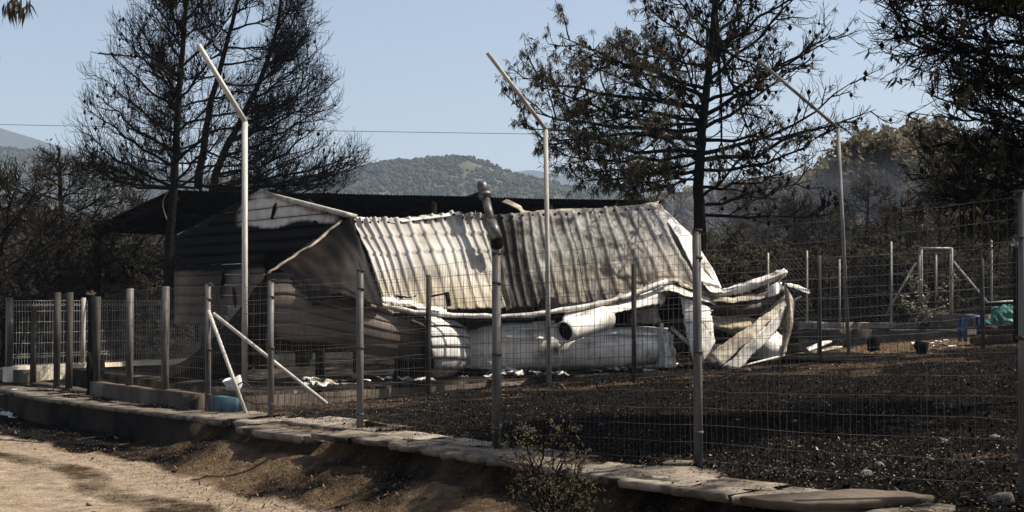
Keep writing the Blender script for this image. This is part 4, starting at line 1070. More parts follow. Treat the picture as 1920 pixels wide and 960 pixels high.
b = MB(); add_tube(b, catmull(np.array([F0 + (0.02, -0.06, 0.05), F0 + (0.35, -0.1, 0.06), F0 + (0.6, -0.1, -0.02)]), 8), 0.02, 6); add_tube(b, catmull(np.array([F0 + (0, -0.06, 0.05), F0 + (-0.18, -0.06, -0.3), F0 + (0.02, -0.06, -0.9), F0 + (0.1, -0.05, -1.3)]), 12), 0.014, 6)
o = b.build('loose_cable', M['galv'], canopy, True)

# television aerial on a thin mast in front of the pine
an = empty('tv_aerial', W(321, 357, 27.4), 'thin mast with a long horizontal aerial boom in front of the big left pine', 'aerial')
b = MB(); add_tube(b, [W(321, 357, 27.4), W(319, 105, 27.4)], 0.016, 6); b.build('mast', M['pole_dark'], an)
b = MB(); add_tube(b, [W(322, 112, 27.4), W(183, 100, 26.9)], 0.018, 6); b.build('boom', M['galv'], an)
for k in range(8):
    p = W(186 + k * 17, 100.4 + k * 1.35, 26.92 + k * .055); b = MB(); add_tube(b, [p + (-0.1, -0.25, -.01), p + (0.1, 0.25, .01)], 0.008, 5); b.build('rod', M['galv'], an)

cab = MB(); pts = []
for k in range(40):
    f = k / 39; pts.append(W(-700 + 2900 * f, 218 + (47 * f) + 6 * math.sin(math.pi * f), 62))
add_tube(cab, pts, 0.013, 5); tag(cab.build('power_cable', M['cable']), 'single thin power cable crossing the sky behind the trees', 'cable')

# ------------------------------------------------------------------ trees
def unit(v): return v / (np.linalg.norm(v, axis=-1, keepdims=True) + 1e-9)

def children(P, n, t0, t1, L, ang, up, K, curl=0.15, taper=0.6, flat=0.0):
    """n side shoots on every polyline of P (N,Kp,3)"""
    N, Kp, _ = P.shape
    t = (t0 + (t1 - t0) * (np.arange(n)[None] + rng.random((N, n))) / n)
    s = t * (Kp - 1); i = np.minimum(s.astype(int), Kp - 2); f = (s - i)[..., None]
    r = np.arange(N)[:, None]
    pos = P[r, i] * (1 - f) + P[r, i + 1] * f
    tan = unit(P[r, i + 1] - P[r, i])
    rv = rng.normal(size=(N, n, 3)); rv[..., 2] *= (1 - flat)
    perp = unit(rv - (rv * tan).sum(-1, keepdims=True) * tan)
    a = rng.uniform(ang[0], ang[1], (N, n, 1))
    d = unit(tan * np.cos(a) + perp * np.sin(a))
    if np.isscalar(L): ln = np.full((N, n), L)
    else: ln = np.repeat(np.asarray(L)[:, None], n, 1)
    ln = ln * (1 - taper * t) * rng.uniform(0.6, 1.25, (N, n))
    out = np.empty((N, n, K, 3)); out[:, :, 0] = pos
    for k in range(1, K):
        out[:, :, k] = out[:, :, k - 1] + d * (ln / (K - 1))[..., None]
        d = unit(d + np.array((0, 0, up / (K - 1))) + rng.normal(size=d.shape) * curl)
    return out.reshape(N * n, K, 3)

def plen(P): return np.linalg.norm(np.diff(P, axis=1), axis=2).sum(1)

def bez(a, b_, sag, K, wob=0.06, bow=0.0):
    a = np.asarray(a, float); b_ = np.asarray(b_, float); L = np.linalg.norm(b_ - a)
    c = a + (b_ - a) * rng.uniform(0.35, 0.65) + np.array((0, 0, -sag * L)) + rng.normal(size=3) * wob * L
    t = np.linspace(0, 1, K)[:, None]
    p = (1 - t) ** 2 * a + 2 * t * (1 - t) * c + t ** 2 * b_
    return p + rng.normal(size=p.shape) * 0.017 * L * np.sin(t * math.pi)

def blades(pos, n, L, w, droop, spread=1.0):
    """n narrow blades hanging round each of the points: triangles"""
    N = len(pos)
    p = np.repeat(pos, n, 0) + rng.normal(size=(N * n, 3)) * min(0.03, L * 0.12)
    d = rng.normal(size=(N * n, 3)) * spread * 0.8 + np.repeat(rng.normal(size=(N, 3)), n, 0) * 0.45 * spread; d[:, 2] -= droop
    d = unit(d); s = unit(np.cross(d, rng.normal(size=d.shape)))
    ln = L * rng.uniform(0.55, 1.25, (N * n, 1)); ww = w * rng.uniform(0.6, 1.2, (N * n, 1))
    mid_ = p + d * ln * 0.5; tip = p + d * ln + np.array((0, 0, -0.15)) * ln * droop
    V = np.stack((p, mid_ - s * ww / 2, tip, mid_ + s * ww / 2), 1).reshape(-1, 3)
    return V, np.arange(N * n * 4).reshape(-1, 4)

def cones(pos, r):
    n = len(pos)
    o = np.array([(0, 0, 1.25), (.75, 0, .1), (0, .75, .1), (-.75, 0, .1), (0, -.75, .1), (0, 0, -1.0)])
    tr = np.array([(0, 1, 2), (0, 2, 3), (0, 3, 4), (0, 4, 1), (5, 2, 1), (5, 3, 2), (5, 4, 3), (5, 1, 4)])
    V = o[None] * r * rng.uniform(0.7, 1.2, (n, 1, 1)) + pos[:, None] + rng.normal(size=(n, 1, 3)) * 0.03
    return V.reshape(-1, 3), (tr[None] + np.arange(n)[:, None, None] * 6).reshape(-1, 3)

def limb_radii(P, r0, r1):
    K = P.shape[1]; L = plen(P)
    return (np.asarray(r0).reshape(-1, 1) * np.linspace(1, 0, K)[None] ** 0.8 + r1) * np.ones((len(P), 1))

def pine(name, base, label, group, trunks, limbs, n2=11, n3=9, n4=4, l2=0.38, l3=0.65, l4=0.32, up=0.55, cone_n=0, cone_r=0.05,
         needle_fn=None, needle_n=0, nl=0.2, nw=0.03, droop=0.8, r_tw=0.0075, leafmat='needle', trunk_r=None, ang=(0.45, 1.0), bare=0.85, spread=1.0, lr=0.012):
    root = empty(name, base, label, 'tree', group)
    for P, r in trunks:
        b = MB(); P = catmull(np.asarray(P, float), 40)
        P[1:-1] += rng.normal(size=P[1:-1].shape) * 0.008
        add_tube(b, P, r * (1 - 0.85 * np.linspace(0, 1, 40) ** 1.1) + 0.01, 9); b.build('trunk', M['bark'], root, True)
    b = MB()
    L1 = np.array(limbs); K1 = L1.shape[1]
    ln = plen(L1)
    v, q = tubes(L1, limb_radii(L1, 0.0085 * ln + lr * 0.9, lr * 0.55), 6); b.add(v, q)
    P2 = children(L1, n2, 0.18, 0.98, l2 * ln, ang, up * 0.5, 6, 0.12, 0.55, 0.3)
    v, q = tubes(P2, limb_radii(P2, 0.009 * plen(P2) + lr * 0.3, r_tw), 4); b.add(v, q)
    P3 = children(P2, n3, 0.12, 1.0, l3, (0.4, 0.95), up, 5, 0.16, 0.45)
    keep = rng.random(len(P3)) < bare
    P3 = P3[keep]
    v, q = tubes(P3, np.linspace(1.15, 0.65, 5)[None] * np.full((len(P3), 1), r_tw), 3); b.add(v, q)
    if n4:
        P4 = children(P3, n4, 0.2, 1.0, l4, (0.4, 1.0), up * 1.1, 4, 0.2, 0.3)
        v, q = tubes(P4, np.linspace(1.0, 0.6, 4)[None] * np.full((len(P4), 1), r_tw * 0.8), 3); b.add(v, q)
    else: P4 = P3
    b.build('branches', M['twig'], root)
    if cone_n:
        c = P3[rng.choice(len(P3), min(cone_n, len(P3)), False), 2]
        b = MB(); v, t_ = cones(c, cone_r); b.add(v, None, t_); b.build('pine_cones', M['cone'], root, False, 'stuff')
    if needle_n:
        tips = np.concatenate((P4[:, -1], P4[:, 1], P3[:, -1]))
        w = needle_fn(tips) if needle_fn else np.ones(len(tips))
        sel = tips[rng.random(len(tips)) < w]
        if len(sel):
            b = MB(); v, q = blades(sel, needle_n, nl, nw, droop, spread); b.add(v, q); b.build('needles', M[leafmat], root, False, 'stuff')
    return root

def env(pts, n, j=0.0):
    a = np.array(pts, float); s = np.linspace(0, len(a) - 1, n) ; i = np.minimum(s.astype(int), len(a) - 2); f = (s - i)[:, None]
    return a[i] * (1 - f) + a[i + 1] * f + rng.normal(size=(n, 2)) * j

def screenx(p, q):
    return 960 + F * p[:, 0] / p[:, 1]

# --- big burnt pine at left: one stem before the shed and two behind it
tA = [W(314, 600, 26.2), W(316, 520, 26.2), W(319, 440, 26.2), W(326, 357, 26.2), W(331, 250, 26.2), W(338, 150, 26.2), W(346, 50, 26.2), W(352, -60, 26.2), W(356, -150, 26.2)]
lA = []
def at_y(T, py):
    """height on a stem"""
    z = np.array([p[2] for p in T]); o = np.argsort(z); A = np.array(T)[o]
    d = A[0, 1]; zz = EYE + (560 - py) / F * d
    return np.array([np.interp(zz, A[:, 2], A[:, k]) for k in range(3)])
def stem_limbs(T, starts, ends, depth, sag=0.12, K=9):
    out = []
    for sy, (ex, ey) in zip(starts, ends):
        s = at_y(T, sy); d = T[0][1]
        out.append(bez(s, W(ex, ey, d + rnd.uniform(*depth)), sag * rnd.uniform(0.5, 1.3), K))
    return out
Lend = env([(205, 335), (152, 285), (168, 225), (190, 150), (222, 68), (272, 30), (300, -30), (330, -110)], 17, 5)
lA += stem_limbs(tA, np.minimum(352, Lend[:, 1] + 105), Lend, (-1.0, 1.2), 0.14)
Rend = env([(470, 330), (430, 250), (420, 190), (430, 90), (420, 0), (400, -80)], 9, 8)
lA += stem_limbs(tA, np.minimum(350, Rend[:, 1] + 100), Rend, (-1.2, 1.0), 0.14)
lA += stem_limbs(tA, np.linspace(300, 0, 8), env([(280, 240), (300, 160), (290, 60), (320, -30)], 8, 14), (-1.8, 1.8), 0.1)
pine('burnt_pine', (tA[0][0], tA[0][1], 0.0), 'tall needleless burnt pine rising in front of the open shed at left', 'burnt pines round the house', [(tA, 0.10)], lA,
     n2=9, n3=7, n4=3, l2=0.34, up=1.05, cone_n=260, cone_r=0.045, r_tw=0.0056)
tB = [W(376, 640, 33.0), W(375, 480, 33), W(370, 357, 33), W(382, 280, 33), W(394, 200, 33), W(420, 100, 33), W(445, 0, 33), W(465, -90, 33)]
tC = [W(384, 640, 33.0), W(388, 480, 33), W(400, 357, 33), W(418, 290, 33), W(455, 220, 33), W(495, 130, 33), W(520, 50, 33), W(530, -40, 33)]
eC = env([(655, 345), (676, 305), (655, 300), (630, 330), (560, 300), (608, 250), (614, 185), (600, 160), (604, 100), (570, 45), (555, 0), (540, -80)], 20, 6)
lB = stem_limbs(tC, np.minimum(355, eC[:, 1] + 95), eC, (-1.3, 1.3), 0.12)
lB += stem_limbs(tB, np.linspace(345, -10, 12), env([(540, 320), (520, 250), (530, 180), (540, 100), (520, 20), (500, -70)], 12, 12), (-1.5, 1.5), 0.12)
lB += stem_limbs(tB, np.linspace(340, 60, 8), env([(270, 330), (260, 280), (290, 220), (330, 120), (360, 20)], 8, 12), (-1.0, 1.5), 0.12)
lB += stem_limbs(tC, np.linspace(330, 120, 7), env([(480, 300), (520, 200), (560, 80)], 7, 16), (-2.0, 2.0), 0.1)
pine('burnt_pine', (tB[0][0], tB[0][1], 0.0), 'forked needleless burnt pine spreading right behind the open shed', 'burnt pines round the house', [(tB, 0.125), (tC, 0.125)], lB,
     n2=10, n3=8, n4=3, l2=0.34, l3=0.75, l4=0.38, up=1.05, cone_n=320, cone_r=0.05, r_tw=0.0064)

# --- big pine right of the house, needles left on its near side
tD = [W(1313, 600, 26.3), W(1312, 480, 26.3), W(1312, 400, 26.3), W(1310, 330, 26.3), W(1318, 240, 26.3), W(1326, 150, 26.3), W(1336, 60, 26.3), W(1344, -50, 26.3), W(1350, -150, 26.3)]
lD = stem_limbs(tD, [338, 300, 318, 285, 262, 290, 240, 225, 200, 232, 180, 165, 205, 120, 90, 60],
                [(1182, 345), (1112, 338), (1070, 318), (1010, 262), (975, 240), (1050, 290), (968, 200), (1000, 160), (972, 148), (1085, 215), (1045, 66), (1078, 92), (1120, 130), (1165, 90), (1215, 12), (1240, -40)], (-1.5, 1.0), 0.05)
lD += stem_limbs(tD, [402, 385, 372, 350, 318, 300, 288, 262, 240, 215, 190, 150, 110, 60, 20],
                [(1568, 402), (1522, 338), (1440, 240), (1492, 318), (1562, 238), (1642, 205), (1605, 150), (1590, 228), (1500, 118), (1558, 40), (1582, 62), (1500, -20), (1560, -60), (1440, -90), (1420, -150)], (-1.6, 1.4), 0.13)
lD += stem_limbs(tD, np.linspace(330, 0, 14), env([(1250, 320), (1230, 220), (1240, 120), (1280, 20), (1400, -20), (1420, 100), (1400, 220), (1400, 310)], 14, 16), (-2.2, 2.2), 0.05)
def nD(t):
    x = screenx(t, 0); y = 560 - F * (t[:, 2] - EYE) / t[:, 1]
    return np.clip(0.45 * smooth(1310, 1180, x) + 0.14 * smooth(200, 330, y) * smooth(1420, 1300, x) + 0.05, 0, 1) * smooth(-40, 60, y + 60 * (x < 1200))
pine('scorched_pine', (tD[0][0], tD[0][1], 0.5), 'big scorched pine with drooping brown needles and black cones right of the house', 'burnt pines round the house', [(tD, 0.135)], lD,
     n2=9, n3=6, n4=2, l2=0.36, l3=0.55, l4=0.3, up=0.6, cone_n=620, cone_r=0.06, needle_fn=nD, needle_n=12, nl=0.15, nw=0.018, droop=1.1, r_tw=0.0075)

# --- pine at the right edge, its trunk just outside the picture
tE = [W(2060, 700, 14.0), W(2055, 500, 14), W(2050, 300, 14), W(2055, 100, 14), W(2060, -100, 14), W(2065, -330, 14)]
lE = stem_limbs(tE, [230, 150, 120, 90, 50, 20, -20, -60, 300, 280, 260, 235, 330, 345, 360, 375, 200, 320, 300],
                [(1640, 5), (1690, 40), (1722, 90), (1760, 60), (1700, -20), (1740, -60), (1780, -120), (1820, -180), (1748, 180), (1765, 262), (1800, 200), (1770, 140), (1738, 330), (1765, 370), (1800, 395), (1850, 405), (1850, 150), (1830, 300), (1800, 270)], (-1.0, 1.5), 0.05)
lE += stem_limbs(tE, np.linspace(20, -300, 44), env([(1700, -70), (1620, -130), (1800, -110), (1640, -230), (1760, -300), (1690, -180), (1840, -380), (1880, -220), (1960, -330), (2150, -300), (2240, -150), (2280, 50), (2250, 250)], 44, 40), (-2.0, 2.0), 0.04)
def nE(t):
    y = 560 - F * (t[:, 2] - EYE) / t[:, 1]
    return np.clip(0.035 + 0.8 * smooth(0, -60, y), 0, 1)
pine('scorched_pine', (tE[0][0], tE[0][1], 0.6), 'dark scorched pine reaching in from the right edge, trunk out of sight', 'burnt pines round the house', [(tE, 0.15)], lE,
     n2=11, n3=7, n4=3, l2=0.34, l3=0.5, l4=0.28, up=0.2, cone_n=520, cone_r=0.045, needle_fn=nE, needle_n=8, nl=0.17, nw=0.030, droop=0.6, r_tw=0.0055)

# --- thin burnt trees and bushy trees behind: prototypes in their own space, then copies
def local_tree(name, label, group, H, crown0, spread, nl_, mat, leaf_n, leaf_L, leaf_w, up, seed, n2=8, n3=6, lm=1.0, leaf_frac=0.7, r_tw=0.011, lean=0.0, n4=0, l3=0.7, tr=None, spr=1.2, droop=0.25):
    global rng
    T = [np.array((lean * f * f + 0.05 * math.sin(f * 7 + seed), 0.05 * math.cos(f * 5 + seed), -0.3 + (H + 0.3) * f)) for f in np.linspace(0, 1, 8)]
    limbs = []
    for k in range(nl_):
        f = crown0 + (1 - crown0) * (k + rnd.random()) / nl_
        g = (f - crown0) / (1 - crown0)
        rad_ = spread * (math.sin(math.pi * min(0.97, 0.18 + 0.8 * g)) ** 0.7) * rnd.uniform(0.6, 1.15)
        a = k * 2.39996 + rnd.uniform(-0.5, 0.5)
        s = np.array((lean * f * f, 0, H * f * 0.93))
        e = s + np.array((math.cos(a) * rad_, math.sin(a) * rad_, rad_ * up * rnd.uniform(0.3, 1.2)))
        limbs.append(bez(s, e, 0.08, 8))
    return pine(name, (0, 0, 0), label, group, [(T, tr or (0.035 * H * 0.5 + 0.03))], limbs, n2=n2, n3=n3, n4=n4, l2=0.45, l3=l3, l4=0.35, up=0.4, needle_fn=lambda t: np.full(len(t), leaf_frac),
                needle_n=leaf_n, nl=leaf_L, nw=leaf_w, droop=droop, r_tw=r_tw, leafmat=mat, bare=1.0, spread=spr)

grpL = 'burnt trees behind the left fence'; grpR = 'scorched trees behind the right fence'
thin = local_tree('burnt_tree', 'thin dark burnt tree', grpL, 6.0, 0.22, 2.0, 22, 'leaf_dark', 2, 0.13, 0.045, 0.6, 1, n2=6, n3=5, leaf_frac=0.45, n4=2, l3=0.6)
thin2 = local_tree('burnt_tree', 'thin dark burnt tree', grpL, 5.0, 0.15, 2.3, 20, 'leaf_dark', 2, 0.12, 0.045, 0.9, 2, n2=6, n3=5, leaf_frac=0.4, n4=2, l3=0.6)
bush = local_tree('scorched_tree', 'bushy scorched tree', grpR, 7.5, 0.16, 3.0, 40, 'leaf_brown', 5, 0.26, 0.13, 0.35, 3, n2=9, n3=6, leaf_frac=0.9, l3=0.8)
bush2 = local_tree('scorched_tree', 'bushy scorched tree', grpR, 5.5, 0.12, 2.7, 34, 'leaf_brown', 5, 0.24, 0.12, 0.4, 4, n2=8, n3=6, leaf_frac=0.65, l3=0.8)
scrub = local_tree('burnt_shrub', 'burnt shrub', 'burnt shrubs behind the fences', 2.0, 0.05, 1.5, 22, 'leaf_dark', 3, 0.16, 0.07, 0.8, 5, n2=7, n3=5, leaf_frac=0.5, l3=0.5, tr=0.04)

def place(proto, first, px, d, topy, H, label, rz=None):
    p = W(px, 560, d); z = gz(p[0], p[1])
    h = EYE + (560 - topy) / F * d - z
    sc = h / H; rz = rnd.uniform(0, 6.28) if rz is None else rz
    if first:
        proto.location = (p[0], p[1], z); proto.rotation_euler = (0, 0, rz); proto.scale = (sc,) * 3; proto['label'] = label
        return proto
    return copy_tree(proto, (p[0], p[1], z), rz, sc, label)

for k, (px, d, ty, lb, pr_) in enumerate([
        (112, 31, 276, 'thin burnt tree with brown top standing left of the shed post', thin),
        (-6, 29, 338, 'burnt tree at the left edge above the pale panel fence', thin2),
        (52, 42, 405, 'low burnt tree between the left edge and the thin brown topped tree', thin2),
        (210, 44, 402, 'burnt tree behind the shed post under the roof edge', thin),
        (268, 46, 378, 'burnt tree under the sloping edge of the shed roof', thin2),
        (165, 50, 410, 'hazy burnt tree behind the thin brown topped tree', thin),
        (6, 55, 395, 'far burnt tree at the left edge before the wooded slope', thin),
        (1195, 46, 392, 'low burnt tree above the far right end of the shed roof', thin2),
        (1385, 44, 330, 'burnt tree right beside the big pine trunk', thin),
        (1452, 40, 395, 'burnt tree above the torn end of the wreck', thin2),
        (1492, 37, 365, 'slender bare tree left of the dark bent pole behind the chain link fence', thin),
        (1628, 38, 330, 'slender bare tree just right of the dark bent pole', thin),
        (1690, 36, 372, 'slender bare tree left of the chain link gate', thin),
        (1762, 38, 345, 'slender bare tree behind the middle of the chain link gate', thin),
        (1828, 37, 350, 'slender bare tree between the gate and the tarpaulin', thin),
        (1548, 39, 388, 'slender bare tree behind the torn end of the wreck', thin2)]):
    place(pr_, pr_.location.length < 0.01, px, d, ty, 6.0 if pr_ is thin else 5.0, lb)
for k, (px, d, ty, lb, pr_) in enumerate([
        (1650, 50, 246, 'bushy brown tree with round top right of the dark bent pole', bush),
        (1745, 54, 226, 'tallest bushy brown tree behind the chain link gate', bush),
        (1850, 48, 250, 'bushy tree at the right edge behind the dark hanging pine branches', bush),
        (1575, 56, 292, 'bushy tree behind the dark bent pole', bush),
        (1500, 52, 335, 'grey brown bushy tree left of the dark bent pole', bush2),
        (1420, 58, 345, 'grey brown bushy tree right behind the big pine trunk', bush2),
        (1335, 60, 352, 'bushy tree half hidden behind the trunk of the big pine', bush2),
        (1260, 56, 372, 'low bushy tree just right of the shed roof end', bush2),
        (1905, 40, 340, 'yellowish bushy tree at the right edge over the tarpaulin', bush2),
        (1700, 42, 395, 'lower bushy tree over the chain link gate', bush2),
        (1800, 43, 400, 'lower bushy tree right of the chain link gate', bush2),
        (1600, 44, 420, 'lower bushy tree left of the chain link gate', bush2),
        (75, 62, 395, 'distant bushy tree at the left behind the burnt trees', bush2),
        (185, 58, 420, 'distant bushy tree seen under the left shed roof corner', bush2),
        (280, 60, 425, 'distant bushy tree in the gap left of the burnt gable', bush2)]):
    place(pr_, pr_.location.length < 0.01, px, d, ty, 7.5 if pr_ is bush else 5.5, lb)
first = True
for k in range(34):
    if k < 14:
        px, d, side = -60 + k * 26 + rnd.uniform(-10, 10), rnd.uniform(33, 44), 'left'
        ty = rnd.uniform(470, 540)
    else:
        px, d, side = 1330 + (k - 14) * 30 + rnd.uniform(-10, 10), rnd.uniform(33.5, 40), 'right'
        ty = rnd.uniform(460, 530)
    place(scrub, first, px, d, ty, 2.0, 'charred low shrub behind the %s' % ('pale panel fence and left low wall' if side == 'left' else 'chain link fence at the right'))
    first = False

# --- dry shrub on the bank in front of the kerb, and the branch at the top left corner
sb = []
c = W(1035, 935, 9.5); c[2] = gz(c[0], c[1]) - 0.02
for ex, ey, dd in ((955, 815, 0.1), (975, 790, -0.1), (1000, 800, 0.2), (1020, 785, -0.2), (1045, 790, 0.1), (1065, 800, -0.1), (1085, 815, 0.2), (1100, 850, 0.0), (1090, 880, -0.3), (945, 850, -0.1), (1060, 860, -0.4), (990, 850, -0.4), (1075, 900, -0.5), (1030, 900, -0.5), (1110, 900, -0.2), (1120, 930, -0.35), (960, 905, -0.2)):
    sb.append(bez(c + rng.normal(size=3) * (0.06, 0.06, 0), W(ex, ey, 9.45 + dd), -0.03, 8))
pine('dry_shrub', c, 'half dry brown shrub growing out of the bank at the kerb', None, [([c + (0, 0, -0.1), c + (0.0, 0, 0.0), c + (0.01, 0, 0.06)], 0.012)], sb,
     n2=11, n3=7, n4=0, l2=0.34, l3=0.07, up=0.3, needle_fn=lambda t: np.full(len(t), 0.42), needle_n=2, nl=0.024, nw=0.010, droop=0.1, r_tw=0.0015, leafmat='leaf_dry', bare=0.7, lr=0.0015)['category'] = 'shrub'
br0 = W(-260, -200, 8.2)
tb_ = [(-2.35 - 2.2, 8.6, gz(-4.5, 8.6) - 0.2), (-4.6, 8.6, 2.0), (-4.5, 8.5, 4.2), (-4.4, 8.5, 5.6)]
hl = [bez((-4.45, 8.5, 4.3), W(28, -25, 8.0), -0.12, 9, 0.0), bez((-4.45, 8.5, 3.8), W(-40, 60, 8.3), -0.1, 9, 0.0), bez((-4.45, 8.5, 4.6), W(-60, -160, 8.3), -0.1, 9, 0.0)]
tl = empty('scorched_tree', (-4.55, 8.6, gz(-4.5, 8.6)), 'tree outside the left edge whose hanging brown leaves show in the top left corner', 'tree')
b = MB(); add_tube(b, catmull(np.array(tb_, float), 12), np.linspace(0.12, 0.04, 12), 8); b.build('trunk', M['bark'], tl, True)
b = MB(); v, q = tubes(np.array(hl), limb_radii(np.array(hl), np.full(3, 0.02), 0.006), 6); b.add(v, q); b.build('branches', M['twig'], tl)
b = MB()
pp = [W(rnd.uniform(12, 52), rnd.uniform(-14, 18), 8.0 + rnd.uniform(-0.05, 0.05)) for _ in range(16)] + [W(rnd.uniform(-18, -4), rnd.uniform(70, 84), 8.3) for _ in range(6)]
v, q = blades(np.array(pp), 4, 0.105, 0.017, 1.6, 0.55); b.add(v, q); b.build('leaves', M['leaf_dark'], tl, False, 'stuff')

# ------------------------------------------------------------------ smaller things lying about
def Wz(px, py, z):
    return W(px, py, (EYE - z) * F / (py - 560))
def G_at(px, d, up=0.0):
    p = W(px, 560, d); p[2] = gz(p[0], p[1]) + up
    return p
def poly_slab(name, pts, th, mat, label, cat, tilt=0, parent=None, jit=0.012, n=6):
    """a flat broken slab from its outline on top"""
    P = []
    for a, c in zip(pts, pts[1:] + pts[:1]):
        a = np.asarray(a); c = np.asarray(c)
        for k in range(n):
            P.append(a + (c - a) * k / n + rng.normal(size=3) * np.array((jit, jit, 0)) * (k > 0))
    P = np.array(P); m_ = len(P); cen = P.mean(0)
    inner = cen + (P - cen) * 0.985
    top2 = P - np.array((0, 0, 0.012)); b = MB()
    bot = P - np.array((0, 0, th)) + (cen - P) * 0.03
    V = np.concatenate((inner, top2, bot))
    r = np.arange(m_); r2 = np.roll(r, -1)
    q = np.concatenate((np.stack((r, r2, m_ + r2, m_ + r), -1)[:, ::-1], np.stack((m_ + r, m_ + r2, 2 * m_ + r2, 2 * m_ + r), -1)[:, ::-1]))
    b.add(V, q, None, [list(range(m_)), list(range(2 * m_, 3 * m_))[::-1]])
    o = b.build(name, M[mat], parent)
    if label: tag(o, label, cat)
    return o

zf = 0.47
poly_slab('concrete_slab', [Wz(1386, 931, zf), Wz(1500, 943, zf), Wz(1592, 941, zf), Wz(1752, 929, zf), Wz(1700, 921, zf + .01), Wz(1598, 916, zf + .01)], 0.05, 'block_wall', 'loose flat brown slab lying in front at the bottom right', 'slab')
poly_slab('concrete_slab', [Wz(1120, 893, .33), Wz(1290, 904, .36), Wz(1362, 887, .37), Wz(1302, 874, .37), Wz(1190, 872, .36)], 0.05, 'concrete_dirty', 'cracked slab with a rusty corner at the foot of the tallest near post', 'slab')
poly_slab('concrete_slab', [Wz(822, 838, .27), Wz(905, 850, .27), Wz(918, 842, .29), Wz(835, 833, .27)], 0.07, 'concrete_dirty', 'small raised slab chunk left of the fence post near the dry shrub', 'slab')
poly_slab('concrete_slab', [Wz(960, 806, .27), Wz(1002, 808, .27), Wz(1008, 797, .28), Wz(985, 796, .28)], 0.05, 'concrete', 'flat pale stone slab on the charred ground behind the dry shrub', 'slab')
poly_slab('concrete_slab', [Wz(1240, 868, .36), Wz(1300, 872, .36), Wz(1310, 864, .37), Wz(1255, 862, .37)], 0.04, 'concrete_dirty', 'thin slab strip just left of the tallest near post', 'slab')
poly_slab('black_plate', [Wz(1462, 672, .62), Wz(1560, 676, .62), Wz(1642, 665, .66), Wz(1600, 660, .66), Wz(1480, 660, .64)], 0.05, 'char', 'flat black burnt plate around the foot of the dark bent pole', 'plate')
b = MB(); p = Wz(700, 806, .15); add_bar(b, p + (-0.10, 0.02, 0.06), p + (0.16, -0.05, 0.02), 0.035, 0.09, up=(0.3, 0.2, 1)); tag(b.build('wood_block', M['char']), 'short charred piece of wood leaning by the second nearest post gap', 'wood')
# charred stump of the gate post at left
st_ = empty('charred_post', W(190, 745, 22.0), 'burnt black forked gate post stump at the left end of the low wall', 'post')
b = MB(); P = [G_at(174, 22.3, -0.1), G_at(173, 22.3, 0.3), G_at(168, 22.35, 0.72)]; add_tube(b, catmull(np.array(P), 8) + rng.normal(size=(8, 3)) * .012, [.08, .08, .085, .08, .07, .06, .05, .03], 7); b.build('trunk', M['char'], st_)
b = MB(); P = [G_at(178, 22.3, -0.1), G_at(186, 22.3, 0.35), G_at(196, 22.3, 0.70)]; add_tube(b, catmull(np.array(P), 8) + rng.normal(size=(8, 3)) * .012, [.09, .09, .085, .08, .075, .07, .06, .04], 7); b.build('limb', M['char'], st_)
# burnt trunk with a light broken top behind the wall
bt = empty('broken_trunk', G_at(170, 24.5), 'thin burnt trunk broken off with a pale brown top above the fence', 'trunk')
b = MB(); P = [G_at(172, 24.5, -0.1), G_at(173, 24.5, 1.0), W(171, 553, 24.5)]; add_tube(b, catmull(np.array(P), 8), 0.07, 8); b.build('trunk', M['bark'], bt)
b = MB(); p = W(171, 551, 24.45); v, q = blades(p[None], 14, 0.1, 0.05, 0.1, 1.0); b.add(v, q); b.build('broken_top', M['scrap_ochre'], bt)
# white bin and scraps at the corner
bn = empty('white_bin', G_at(437, 18.9, 0.05), 'crumpled white plastic bin behind the brace of the corner post', 'bin')
b = MB(); c = W(436, 722, 19.3); V, q = tubes(np.array([[c + (0, 0, -0.12), c + (0.01, 0, 0.0), c + (-0.02, 0, 0.1)]]), np.array([[0.10, 0.12, 0.14]]), 9); V = V + rng.normal(size=V.shape) * .012; b.add(V, q, None, [list(range(9))[::-1]]); b.build('shell', M['white'], bn)
b = MB(); t = np.linspace(0.2, 6.0, 16); c = W(456, 733, 19.1); add_tube(b, np.stack((c[0] + .10 * np.cos(t), c[1] + .04 * np.cos(t), c[2] + .13 * np.sin(t)), 1), 0.012, 5, False); b.build('hoop', M['cable'], bn)

# right hand side: blue stool, block wall with a tarpaulin, black timber
stl = empty('plastic_stool', W(1822, 639, 25.6), 'blue plastic stool standing left of the green tarpaulin', 'stool')
sc_ = W(1822, 592, 25.6); zt = sc_[2]
b = MB(); add_box(b, sc_ - (0, 0, .02), (0.40, 0.36, 0.045), 0.15); b.build('seat', M['blue'], stl)
for dx, dy in ((-.17, -.14), (.17, -.14), (-.17, .14), (.17, .14)):
    b = MB(); add_bar(b, sc_ + (dx, dy, -.03), sc_ + (dx * 1.12, dy * 1.15, -.03 - 0.48), 0.06, 0.05); b.build('leg', M['blue'], stl)
bw_ = empty('block_wall', W(1870, 642, 25.4), 'low dark block wall at the right edge carrying the green tarpaulin', 'wall')
for r_ in range(2):
    for k in range(4):
        b = MB(); p = W(1842 + k * 41 + (r_ * 18), 642, 25.5); add_box(b, (p[0], p[1], 0.80 + 0.19 * r_ + 0.095), (0.42, 0.22, 0.184), 0.02 * rnd.uniform(-1, 1), 0.006); b.build('block', M['block_wall'], bw_)
gt = empty('tarpaulin', W(1875, 604, 25.5), 'crumpled green tarpaulin bundle on the low block wall at the right edge', 'tarpaulin')
Gt = surf([[(1848, 600, 25.9), (1862, 580, 25.9), (1885, 572, 25.9), (1908, 578, 25.9), (1925, 590, 25.9)], [(1846, 602, 25.6), (1864, 588, 25.5), (1886, 578, 25.5), (1908, 582, 25.5), (1925, 594, 25.5)], [(1850, 606, 25.4), (1868, 604, 25.3), (1888, 604, 25.3), (1908, 605, 25.3), (1925, 606, 25.4)]], 34, 22)
